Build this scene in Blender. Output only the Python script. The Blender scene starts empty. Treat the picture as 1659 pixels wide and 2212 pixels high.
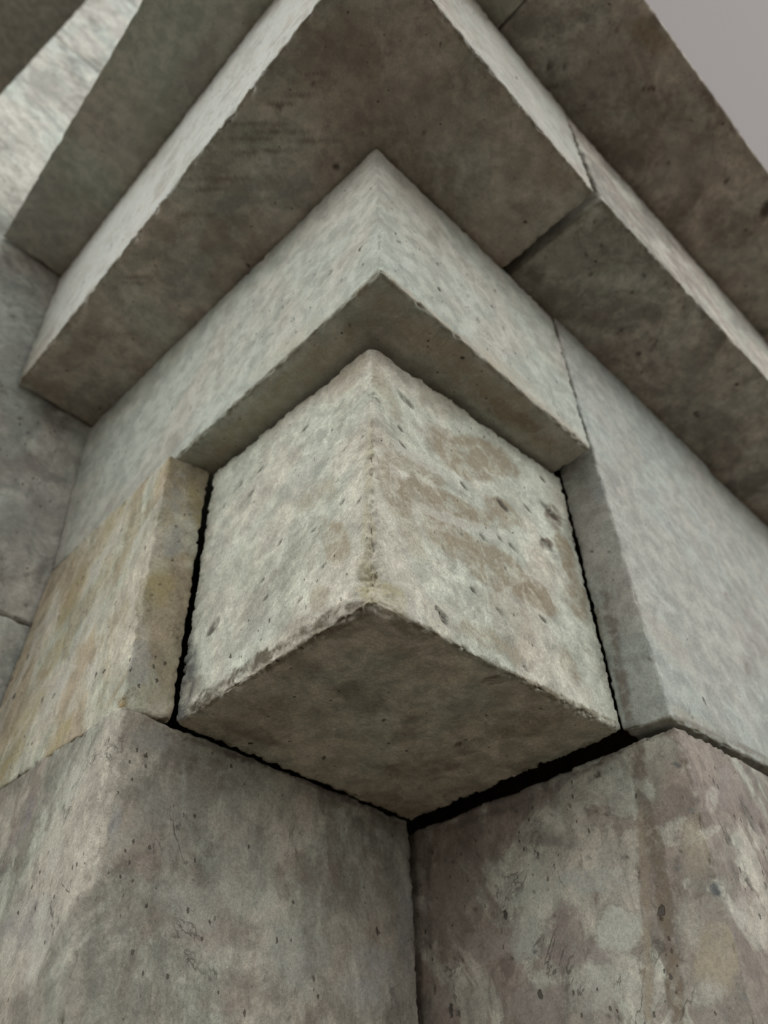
import bpy, math
import numpy as np
from mathutils import Matrix, Vector

# ------------------------------------------------------------------ camera
S = 0.25          # one modelling unit (edge of the corner block) in metres
Z0 = 1.80         # height of the pier joint above the pavement


def W(p):
    return (p[0] * S, p[1] * S, p[2] * S + Z0)


scene = bpy.context.scene
cam_data = bpy.data.cameras.new('camera')
cam = bpy.data.objects.new('camera', cam_data)
scene.collection.objects.link(cam)
right = Vector((0.71422955, -0.69939539, -0.02687462))
down = Vector((0.45789304, 0.49595561, -0.73780892))
fwd = Vector((0.52934877, 0.51465923, 0.67447443))
m = Matrix.Identity(4)
for r in range(3):
    m[r][0] = right[r]
    m[r][1] = -down[r]
    m[r][2] = -fwd[r]
m.translation = Vector(W((-1.11504, -1.10555, -1.15173)))
cam.matrix_world = m
cam_data.sensor_fit = 'HORIZONTAL'
cam_data.sensor_width = 36.0
cam_data.lens = 1769.99 * 36.0 / 1659.0
cam_data.clip_start = 0.01
cam_data.clip_end = 200
cam_data.dof.use_dof = True
cam_data.dof.focus_distance = 0.545
cam_data.dof.aperture_fstop = 8.0
scene.camera = cam

# ------------------------------------------------------------------ world
world = bpy.data.worlds.new('sky')
scene.world = world
world.use_nodes = True
wn, wl = world.node_tree.nodes, world.node_tree.links
wn.clear()
wo = wn.new('ShaderNodeOutputWorld')
bg = wn.new('ShaderNodeBackground')
tc = wn.new('ShaderNodeTexCoord')


def wmath(op, a, b):
    x = wn.new('ShaderNodeMath'); x.operation = op
    for k, q in enumerate((a, b)):
        if isinstance(q, (int, float)):
            x.inputs[k].default_value = q
        else:
            wl.new(q, x.inputs[k])
    return x.outputs[0]


def lobe(direction, power, strength):
    """one bright opening of the overcast sky"""
    d = Vector(direction).normalized()
    dt = wn.new('ShaderNodeVectorMath'); dt.operation = 'DOT_PRODUCT'
    dt.inputs[1].default_value = d
    wl.new(tc.outputs['Generated'], dt.inputs[0])
    return wmath('MULTIPLY', wmath('POWER', wmath('MAXIMUM', dt.outputs['Value'], 0.0), power), strength)


SKY_BASE = (0.325, 0.297, 0.29)
LEFT = lobe((-0.90, 0.34, 0.34), 7, 5.0)       # open street to the left
RIGHT = lobe((0.22, -0.92, 0.34), 7, 4.0)      # open street to the right
# the side behind the photographer is closed in and darker
front = wmath('SUBTRACT', 1.0, lobe((-0.62, -0.62, 0.1), 1.0, 0.95))
base = wn.new('ShaderNodeVectorMath'); base.operation = 'SCALE'
base.inputs[0].default_value = SKY_BASE
wl.new(front, base.inputs['Scale'])
tot = wn.new('ShaderNodeVectorMath'); tot.operation = 'SCALE'
tot.inputs[0].default_value = (0.955, 1.0, 0.975)
wl.new(wmath('ADD', LEFT, RIGHT), tot.inputs['Scale'])
addc = wn.new('ShaderNodeVectorMath'); addc.operation = 'ADD'
wl.new(base.outputs[0], addc.inputs[0]); wl.new(tot.outputs[0], addc.inputs[1])
wl.new(addc.outputs[0], bg.inputs[0])
bg.inputs[1].default_value = 1.0
wl.new(bg.outputs[0], wo.inputs[0])

scene.view_settings.view_transform = 'Standard'
scene.view_settings.look = 'None'
scene.view_settings.gamma = 1.0
scene.view_settings.exposure = 0.0
scene.view_settings.use_curve_mapping = False


# ------------------------------------------------------------------ noise
def _hash(ix, iy, iz, seed):
    h = (ix.astype(np.uint32) * np.uint32(374761393) + iy.astype(np.uint32) * np.uint32(668265263)
         + iz.astype(np.uint32) * np.uint32(2147483647) + np.uint32(seed * 144269 + 17))
    h = (h ^ (h >> np.uint32(13))) * np.uint32(1274126177)
    h = (h ^ (h >> np.uint32(15))) * np.uint32(2246822519)
    h = h ^ (h >> np.uint32(16))
    return h.astype(np.float64) / 4294967295.0 * 2 - 1


def noise(p, scale, seed=0):
    q = p * scale
    i = np.floor(q).astype(np.int64)
    f = q - i
    f = f * f * f * (f * (f * 6 - 15) + 10)
    r = 0
    for dx in (0, 1):
        wx = f[:, 0] if dx else 1 - f[:, 0]
        for dy in (0, 1):
            wy = f[:, 1] if dy else 1 - f[:, 1]
            for dz in (0, 1):
                wz = f[:, 2] if dz else 1 - f[:, 2]
                r = r + wx * wy * wz * _hash(i[:, 0] + dx, i[:, 1] + dy, i[:, 2] + dz, seed)
    return r


def fbm(p, scale, seed=0, octaves=4):
    r, a, t = 0, 1.0, 0
    for k in range(octaves):
        r = r + a * noise(p, scale * 2.03 ** k, seed + k * 7)
        t += a
        a *= 0.55
    return r / t


def sstep(a, b, x):
    t = np.clip((x - a) / (b - a), 0, 1)
    return t * t * (3 - 2 * t)


# ------------------------------------------------------------------ materials
def stone_mat(name, light, patch, dark, patch_scale=9.0, patch_mid=0.55, patch_soft=0.08, patch_dist=1.0,
              streak=(1, 1, 1), pits=0.5, grain=1.0, veins=0.3, rough=0.82, spec=0.25, seed=0.0, broad=0.5, bump=1.0, flake=1.0):
    mt = bpy.data.materials.new(name)
    mt.use_nodes = True
    n, l = mt.node_tree.nodes, mt.node_tree.links
    n.clear()
    out = n.new('ShaderNodeOutputMaterial')
    bs = n.new('ShaderNodeBsdfPrincipled')
    l.new(bs.outputs[0], out.inputs[0])
    bs.inputs['Roughness'].default_value = rough
    bs.inputs['Specular IOR Level'].default_value = spec
    t = n.new('ShaderNodeTexCoord')
    mp = n.new('ShaderNodeMapping')
    mp.inputs['Location'].default_value = (seed, seed * 1.7, seed * 0.6)
    l.new(t.outputs['Object'], mp.inputs[0])
    P = mp.outputs[0]
    ms = n.new('ShaderNodeMapping')
    ms.inputs['Scale'].default_value = streak
    l.new(P, ms.inputs[0])
    PS = ms.outputs[0]

    def nz(src, scale, detail, rgh=0.55, dist=0.0):
        x = n.new('ShaderNodeTexNoise')
        x.inputs['Scale'].default_value = scale
        x.inputs['Detail'].default_value = detail
        x.inputs['Roughness'].default_value = rgh
        x.inputs['Distortion'].default_value = dist
        l.new(src, x.inputs['Vector'])
        return x.outputs[0]

    def rng(v, a, b, c=0.0, d=1.0):
        x = n.new('ShaderNodeMapRange')
        x.interpolation_type = 'SMOOTHSTEP'
        for k, q in zip((1, 2, 3, 4), (a, b, c, d)):
            x.inputs[k].default_value = q
        l.new(v, x.inputs[0])
        return x.outputs[0]

    def mth(op, a, b):
        x = n.new('ShaderNodeMath'); x.operation = op
        for k, q in enumerate((a, b)):
            if isinstance(q, (int, float)):
                x.inputs[k].default_value = q
            else:
                l.new(q, x.inputs[k])
        return x.outputs[0]

    def mix(f, a, b, mode='MIX'):
        x = n.new('ShaderNodeMix'); x.data_type = 'RGBA'; x.blend_type = mode
        for k, q in ((0, f), (6, a), (7, b)):
            if isinstance(q, (int, float)):
                x.inputs[k].default_value = q
            elif isinstance(q, tuple):
                x.inputs[k].default_value = (*q, 1)
            else:
                l.new(q, x.inputs[k])
        return x.outputs[2]

    # broad patches with ragged edges, then a second, smaller family
    pa = rng(nz(PS, patch_scale, 9, 0.6, patch_dist), patch_mid - patch_soft, patch_mid + patch_soft)
    col = mix(pa, light, patch)
    pb = rng(nz(PS, patch_scale * 2.7, 9, 0.64, patch_dist * 0.6), 0.55, 0.60, 0, broad)
    col = mix(pb, col, dark)
    # cool / warm drift
    cw = rng(nz(P, patch_scale * 0.9, 9, 0.62, 0.6), 0.42, 0.58)
    tint = mix(cw, (0.955, 1.0, 0.98), (1.03, 0.988, 0.965))
    col = mix(1.0, col, tint, 'MULTIPLY')
    # cloudy tone
    cl = rng(nz(PS, 55, 7, 0.65, 0.4), 0.36, 0.64, 0.80, 1.14)
    hs = n.new('ShaderNodeHueSaturation')
    l.new(cl, hs.inputs['Value']); l.new(col, hs.inputs['Color'])
    col = hs.outputs[0]
    f1 = rng(nz(PS, 40, 10, 0.68, 1.0), 0.485, 0.515, 1 - 0.10 * flake, 1 + 0.05 * flake)
    f2 = rng(nz(P, 130, 9, 0.7, 0.8), 0.48, 0.52, 1 - 0.05 * flake, 1 + 0.04 * flake)
    hs3 = n.new('ShaderNodeHueSaturation')
    l.new(mth('MULTIPLY', f1, f2), hs3.inputs['Value']); l.new(col, hs3.inputs['Color'])
    col = hs3.outputs[0]
    # stains that belong to the stone
    at = n.new('ShaderNodeAttribute'); at.attribute_name = 'stain'
    stn_f = mth('MULTIPLY', at.outputs['Alpha'], rng(nz(P, 60, 8, 0.68, 0.8), 0.38, 0.56, 0.42, 1.0))
    col = mix(stn_f, col, at.outputs['Color'])
    # sandy grain
    g1 = nz(P, 1500, 2, 0.6)
    g2 = nz(P, 420, 4, 0.65)
    gv = mth('ADD', rng(g1, 0.3, 0.7, -0.17 * grain, 0.17 * grain), rng(g2, 0.3, 0.7, 1 - 0.14 * grain, 1 + 0.14 * grain))
    hs2 = n.new('ShaderNodeHueSaturation')
    l.new(gv, hs2.inputs['Value']); l.new(col, hs2.inputs['Color'])
    col = hs2.outputs[0]
    # thin veins
    vr = mth('ABSOLUTE', mth('SUBTRACT', nz(PS, 16, 8, 0.62, 0.8), 0.5), 0.0)
    vm = mth('MULTIPLY', rng(vr, 0.0, 0.011, 1.0, 0.0), rng(nz(P, 22, 3), 0.5, 0.68, 0, veins))
    col = mix(vm, col, tuple(0.32 * q for q in patch))
    # small pits; dirt and the shade inside are painted as dark colour
    def pitset(scale, rad, keep, strength):
        v = n.new('ShaderNodeTexVoronoi'); v.feature = 'F1'
        v.inputs['Scale'].default_value = scale
        w = n.new('ShaderNodeMapping'); w.inputs['Scale'].default_value = (1.0, 1.0, 0.6)
        l.new(P, w.inputs[0])
        wd = n.new('ShaderNodeVectorMath'); wd.operation = 'ADD'
        nn = n.new('ShaderNodeTexNoise'); nn.inputs['Scale'].default_value = scale * 2.2
        l.new(P, nn.inputs['Vector'])
        sc = n.new('ShaderNodeVectorMath'); sc.operation = 'SCALE'; sc.inputs['Scale'].default_value = 0.5 / scale
        l.new(nn.outputs['Color'], sc.inputs[0])
        l.new(w.outputs[0], wd.inputs[0]); l.new(sc.outputs[0], wd.inputs[1])
        l.new(wd.outputs[0], v.inputs['Vector'])
        sep = n.new('ShaderNodeSeparateColor'); l.new(v.outputs['Color'], sep.inputs[0])
        k = rng(sep.outputs[0], 1 - keep, 1 - keep * 0.6)
        r_ = mth('MULTIPLY', sep.outputs[1], rad)
        dd = mth('SUBTRACT', v.outputs['Distance'], r_)
        return mth('MULTIPLY', mth('MULTIPLY', rng(dd, -0.02, 0.05, 1.0, 0.0), k), strength)
    p1 = pitset(85, 0.20, 0.13 * pits, 1.0)
    p2 = pitset(230, 0.26, 0.30 * pits, 0.9)
    pm = mth('MAXIMUM', p1, p2)
    col = mix(mth('MULTIPLY', pm, 0.85), col, (0.045, 0.036, 0.028))
    l.new(col, bs.inputs['Base Color'])
    # relief
    hgt = mth('ADD', mth('MULTIPLY', g1, 0.10 * grain), mth('MULTIPLY', g2, 0.22 * grain))
    hgt = mth('ADD', hgt, mth('MULTIPLY', nz(P, 75, 8, 0.62), 0.4))
    hgt = mth('SUBTRACT', hgt, mth('MULTIPLY', pm, 1.6))
    hgt = mth('SUBTRACT', hgt, mth('MULTIPLY', vm, 0.4))
    bp = n.new('ShaderNodeBump')
    bp.inputs['Strength'].default_value = 0.55 * bump
    bp.inputs['Distance'].default_value = 0.0012
    l.new(hgt, bp.inputs['Height'])
    l.new(bp.outputs[0], bs.inputs['Normal'])
    return mt


# ------------------------------------------------------------------ stone meshes
def grid_axis(length, step, fine=None):
    """positions 0..1 along an edge; 'fine' = (a, b) part that gets the full density"""
    n = max(2, int(round(length / step)))
    if fine is None:
        t = np.linspace(0, 1, n + 1)
    else:
        a, b = fine
        t = np.concatenate([np.linspace(0, a, max(2, int(a * n / 6)) + 1)[:-1] if a > 0 else [],
                            np.linspace(a, b, int((b - a) * n) + 1)[:-1],
                            np.linspace(b, 1, max(2, int((1 - b) * n / 6)) + 1) if b < 1 else [1.0]])
    # add tight rows next to the edges so the rounding is smooth
    e = np.array([0.0035, 0.008, 0.014]) / length
    t = np.concatenate([t, e, 1 - e])
    t = np.unique(np.round(t, 6))
    keep = [t[0]]
    for v in t[1:]:
        if v - keep[-1] > 0.0022 / length:
            keep.append(v)
    keep[-1] = 1.0
    return np.array(keep)


def make_stone(name, corners, mat, label, step=0.012, radius=0.012, rough_edge=0.6, lump=0.003, seed=1,
               stains=(), pits=(), chips=(), edge_dirt=0.0, fine=(None, None, None), group=None, category='stone', warp=0.0):
    c = np.array(corners, float).reshape(2, 2, 2, 3)
    L = [np.linalg.norm(c[1, 0, 0] - c[0, 0, 0]), np.linalg.norm(c[0, 1, 0] - c[0, 0, 0]),
         np.linalg.norm(c[0, 0, 1] - c[0, 0, 0])]
    ax = [grid_axis(L[k], step, fine[k]) for k in range(3)]
    verts, quads, off = [], [], 0
    for k in range(3):
        i, j = [(1, 2), (2, 0), (0, 1)][k]
        A, B = np.meshgrid(ax[i], ax[j], indexing='ij')
        na, nb = A.shape
        for side in (0, 1):
            v = np.zeros((na * nb, 3))
            v[:, i] = A.ravel(); v[:, j] = B.ravel(); v[:, k] = side
            verts.append(v)
            idx = (np.arange(na * nb).reshape(na, nb) + off)
            a, b_, c_, d_ = idx[:-1, :-1].ravel(), idx[1:, :-1].ravel(), idx[1:, 1:].ravel(), idx[:-1, 1:].ravel()
            quads.append(np.stack([a, b_, c_, d_] if side else [a, d_, c_, b_], 1))
            off += na * nb
    V = np.concatenate(verts); Q = np.concatenate(quads)
    key = np.round(V * 1e6).astype(np.int64)
    _, first, inv = np.unique(key, axis=0, return_index=True, return_inverse=True)
    inv = inv.ravel()
    V = V[first]; Q = inv[Q]
    Ls = np.array(L)
    p = V * Ls                                   # box-local lengths

    def tri(u):
        x, y, z = u[:, 0:1], u[:, 1:2], u[:, 2:3]
        r = 0
        for a in (0, 1):
            for b in (0, 1):
                for d in (0, 1):
                    r = r + (x if a else 1 - x) * (y if b else 1 - y) * (z if d else 1 - z) * c[a, b, d]
        return r
    P0 = tri(V)
    # varying arris radius: worn, ragged edges
    rr = radius * (1 + rough_edge * (0.9 * fbm(P0, 14, seed) + 0.9 * np.abs(fbm(P0, 45, seed + 3))))
    chip_mask = np.zeros(len(P0))
    for (cx, cy, cz, cr, ca) in chips:
        d = np.linalg.norm(P0 - np.array([cx, cy, cz]), axis=1) / cr
        wgt = np.exp(-d * d * 1.2) * (1 + 0.25 * fbm(P0, 30, seed + 9))
        rr = rr + ca * wgt
        chip_mask = np.maximum(chip_mask, wgt)
    rr = rr + radius * rough_edge * 1.6 * sstep(0.1, 0.5, fbm(P0, 28, seed + 5, 3))
    rr = np.clip(rr, 0.0015, min(L) * 0.45)[:, None]
    q = np.clip(p, rr, Ls - rr)
    dv = p - q
    ln = np.linalg.norm(dv, axis=1, keepdims=True)
    ln[ln == 0] = 1
    p2 = q + dv / ln * rr
    nrm = dv / ln
    P = tri(p2 / Ls)
    flatness = 1 - sstep(0.9, 1.0, np.abs(nrm).max(1))
    # gentle unevenness and rough arrises
    rgh = lump * fbm(P, 7, seed + 20, 3) + lump * 0.5 * fbm(P, 40, seed + 21, 3)
    near_edge = np.clip(1 - np.sort(np.minimum(p, Ls - p), axis=1)[:, 1] / 0.035, 0, 1)
    rgh = rgh + 0.008 * rough_edge * near_edge * fbm(P, 42, seed + 22, 3) - 0.010 * rough_edge * near_edge * sstep(0.12, 0.45, fbm(P, 38, seed + 25, 3))
    rgh = rgh + 0.004 * np.clip(chip_mask, 0, 1) * flatness * fbm(P, 45, seed + 23, 4)
    col = np.zeros((len(P), 4))

    def over(mask, rgb):
        nonlocal col
        a = mask[:, None]
        al = col[:, 3:4]
        outa = a + al * (1 - a)
        rgbm = (np.array(rgb)[None] * a + col[:, :3] * al * (1 - a)) / np.maximum(outa, 1e-6)
        col = np.concatenate([np.where(outa > 1e-6, rgbm, np.array(rgb)[None]), outa], 1)

    if edge_dirt > 0:
        # crust and wear clinging to the bottom arrises
        side = np.minimum(np.minimum(p[:, 0], Ls[0] - p[:, 0]), np.minimum(p[:, 1], Ls[1] - p[:, 1]))
        de = np.maximum(p[:, 2], side) + 0.020 * fbm(P, 55, seed + 50, 4) - 0.008 * fbm(P, 9, seed + 51, 2)
        over(edge_dirt * (1 - sstep(0.006, 0.017, de)), (0.19, 0.165, 0.11))
    flat_in = (ln[:, 0] < 1e-9) * 1.0
    for st in stains:
        cc, u, v, rgb, alpha, soft, amp = st
        cc, u, v = np.array(cc), np.array(u), np.array(v)
        nn = np.cross(u, v); nn /= np.linalg.norm(nn)
        dd = P - cc
        G = np.array([[u @ u, u @ v], [u @ v, v @ v]])
        ab = np.linalg.solve(G, np.stack([dd @ u, dd @ v]))
        size = min(np.linalg.norm(u), np.linalg.norm(v))
        R = np.sqrt((ab ** 2).sum(0)) + amp * fbm(P, 1.1 / size, seed + 31, 6)
        mk = min(1.0, alpha * 1.1) * sstep(0.35, 0.75, np.abs(nrm @ nn) + flat_in) * (1 - sstep(1 - soft * 0.6, 1 + soft * 0.15, R)) * (np.abs(dd @ nn) < 0.045)
        if mk.max() > 0:
            over(mk, rgb)
    for (cc, u, v, dep, dk) in pits:
        cc, u, v = np.array(cc), np.array(u), np.array(v)
        nn = np.cross(u, v); nn /= np.linalg.norm(nn)
        dd = P - cc
        near = np.linalg.norm(dd, axis=1) < 4 * max(np.linalg.norm(u), np.linalg.norm(v))
        ab0, ab1 = dd @ u / (u @ u), dd @ v / (v @ v)
        R = np.sqrt(ab0 ** 2 + ab1 ** 2) + 0.2 * noise(P, 0.8 / np.linalg.norm(v), seed + 40)
        mk = (1 - sstep(0.55, 1.15, R)) * near * (np.abs(dd @ nn) < 0.03)
        rgh = rgh - dep * mk
        over(mk * dk, (0.05, 0.04, 0.03))
    if stains == () and pits == ():
        col[:] = (0.3, 0.3, 0.28, 0.0)
    P = P + (nrm if True else 0) * rgh[:, None]
    origin = np.array([P[:, 0].mean(), P[:, 1].mean(), P[:, 2].min()])
    X = (P - origin) * S
    me = bpy.data.meshes.new(name)
    me.vertices.add(len(X)); me.vertices.foreach_set('co', X.ravel().astype(np.float32))
    nq = len(Q)
    me.loops.add(nq * 4); me.loops.foreach_set('vertex_index', Q.ravel().astype(np.int32))
    me.polygons.add(nq)
    me.polygons.foreach_set('loop_start', np.arange(0, nq * 4, 4, dtype=np.int32))
    me.polygons.foreach_set('loop_total', np.full(nq, 4, dtype=np.int32))
    me.update(calc_edges=True)
    me.polygons.foreach_set('use_smooth', np.ones(nq, dtype=bool))
    at = me.attributes.new('stain', 'FLOAT_COLOR', 'POINT')
    at.data.foreach_set('color', col.ravel().astype(np.float32))
    me.materials.append(mat)
    ob = bpy.data.objects.new(name, me)
    ob.location = W(origin)
    scene.collection.objects.link(ob)
    if label:
        ob['label'] = label
        ob['category'] = category
        if group:
            ob['group'] = group
    else:
        ob['kind'] = 'structure'
    return ob


def boxc(x0, x1, y0, y1, z0, z1):
    return [(x, y, z) for x in (x0, x1) for y in (y0, y1) for z in (z0, z1)]
C = {'block': [[-0.017,0.016,0.001],
    [0.018,0.018,1.049],
    [-0.007,0.855,0.018],
    [-0.003,0.869,1.063],
    [1.0,-0.012,0.0],
    [0.9989999999999999,-0.012,1.069],
    [0.994,0.866,-0.006],
    [0.994,0.862,1.067]],
'corbel': [[-0.14,-0.18,1.07],
    [-0.117,-0.163,1.996],
    [-0.15,1.846,1.089],
    [-0.181,1.873,1.996],
    [0.975,-0.176,1.088],
    [0.992,-0.163,1.996],
    [0.996,1.86,1.067],
    [0.996,1.86,1.996]],
'pierLU': [[-0.178,0.858,0.003],
    [-0.183,0.886,1.046],
    [-0.197,1.859,0.012],
    [-0.154,1.842,1.078],
    [-0.018,0.851,0.024],
    [-0.02,0.867,1.067],
    [-0.012,1.86,0.0],
    [-0.012,1.86,1.067]],
'pierLL': [[-0.158,0.85,-1.305],
    [-0.178,0.857,0.017],
    [-0.183,1.86,-1.3],
    [-0.19,1.859,0.018000000000000002],
    [0.988,0.862,-1.3],
    [0.988,0.876,0.002999999999999999],
    [0.988,1.86,-1.3],
    [0.988,1.86,0.012]],
'pierRU': [[1.009,-0.171,-0.015],
    [1.0,-0.169,2.004],
    [1.004,-0.011,0.002],
    [1.0,-0.012,2.004],
    [2.398,-0.214,0.046],
    [2.399,-0.164,2.004],
    [2.4,-0.012,0.03],
    [2.4,-0.012,2.004]],
'pierRL': [[0.992,-0.151,-1.303],
    [1.021,-0.176,-0.028000000000000004],
    [1.0,1.5,-1.3],
    [1.037,1.494,-0.020999999999999998],
    [2.4,-0.169,-1.3],
    [2.4,-0.181,0.01],
    [2.4,1.5,-1.3],
    [2.4,1.5,0.0]],
'slab1': [[-0.599,-0.657,2.008],
    [-0.59,-0.657,2.929],
    [-0.569,1.852,2.008],
    [-0.585,1.857,2.929],
    [0.651,-0.635,2.009],
    [0.711,-0.639,2.9059999999999997],
    [0.668,1.857,2.003],
    [0.661,1.86,2.929]],
'slab1r': [[0.7,-0.643,2.002],
    [0.734,-0.636,2.904],
    [0.7,1.199,2.018],
    [0.735,1.2,2.929],
    [3.991,-0.716,2.027],
    [3.993,-0.711,2.929],
    [4.0,1.2,2.004],
    [4.0,1.2,2.929]],
'slab2': [[-1.072,-1.157,2.937],
    [-0.75,-1.18,3.7],
    [-0.929,1.844,2.946],
    [-0.62,1.86,3.7],
    [0.196,-1.169,2.937],
    [0.198,-1.18,3.7],
    [0.292,1.857,2.937],
    [0.198,1.86,3.7]],
'slab2r': [[0.204,-1.169,2.937],
    [0.206,-1.18,3.7],
    [0.284,1.195,2.937],
    [0.206,1.2,3.7],
    [4.496,-1.213,2.94],
    [4.5,-1.18,3.7],
    [4.5,1.2,2.937],
    [4.5,1.2,3.7]],
'core': [(0.25,1.25,0.04),
    (0.25,1.25,1.03),
    (0.25,1.84,0.04),
    (0.25,1.84,1.03),
    (1.29,1.25,0.04),
    (1.29,1.25,1.03),
    (1.29,1.84,0.04),
    (1.29,1.84,1.03)],
'core2': [(1.31,0.03,0.06),
    (1.31,0.03,1.95),
    (1.31,1.84,0.06),
    (1.31,1.84,1.95),
    (2.35,0.03,0.06),
    (2.35,0.03,1.95),
    (2.35,1.84,0.06),
    (2.35,1.84,1.95)],
'pierRFar': [(2.42,-0.155,0.01),
    (2.42,-0.155,1.995),
    (2.42,0.6,0.01),
    (2.42,0.6,1.995),
    (4.0,-0.155,0.01),
    (4.0,-0.155,1.995),
    (4.0,0.6,0.01),
    (4.0,0.6,1.995)],
'wallA': [(-1.32,1.876,-1.3),
    (-1.32,1.876,0.809),
    (-1.32,3,-1.3),
    (-1.32,3,0.809),
    (0.4,1.876,-1.3),
    (0.4,1.876,0.809),
    (0.4,3,-1.3),
    (0.4,3,0.809)],
'wallB': [[-1.46,1.868,0.815],
    [-1.258,1.868,5.385],
    [-1.46,3,0.815],
    [-1.258,3,5.385],
    [0.5,1.868,0.815],
    [0.5,1.868,5.385],
    [0.5,3,0.815],
    [0.5,3,5.385]],
'wallC': [[-1.256,1.868,5.4],
    [-1.18,1.868,7.2],
    [-1.256,3,5.4],
    [-1.18,3,7.2],
    [0.5,1.868,5.4],
    [0.5,1.868,7.2],
    [0.5,3,5.4],
    [0.5,3,7.2]],
}
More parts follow.
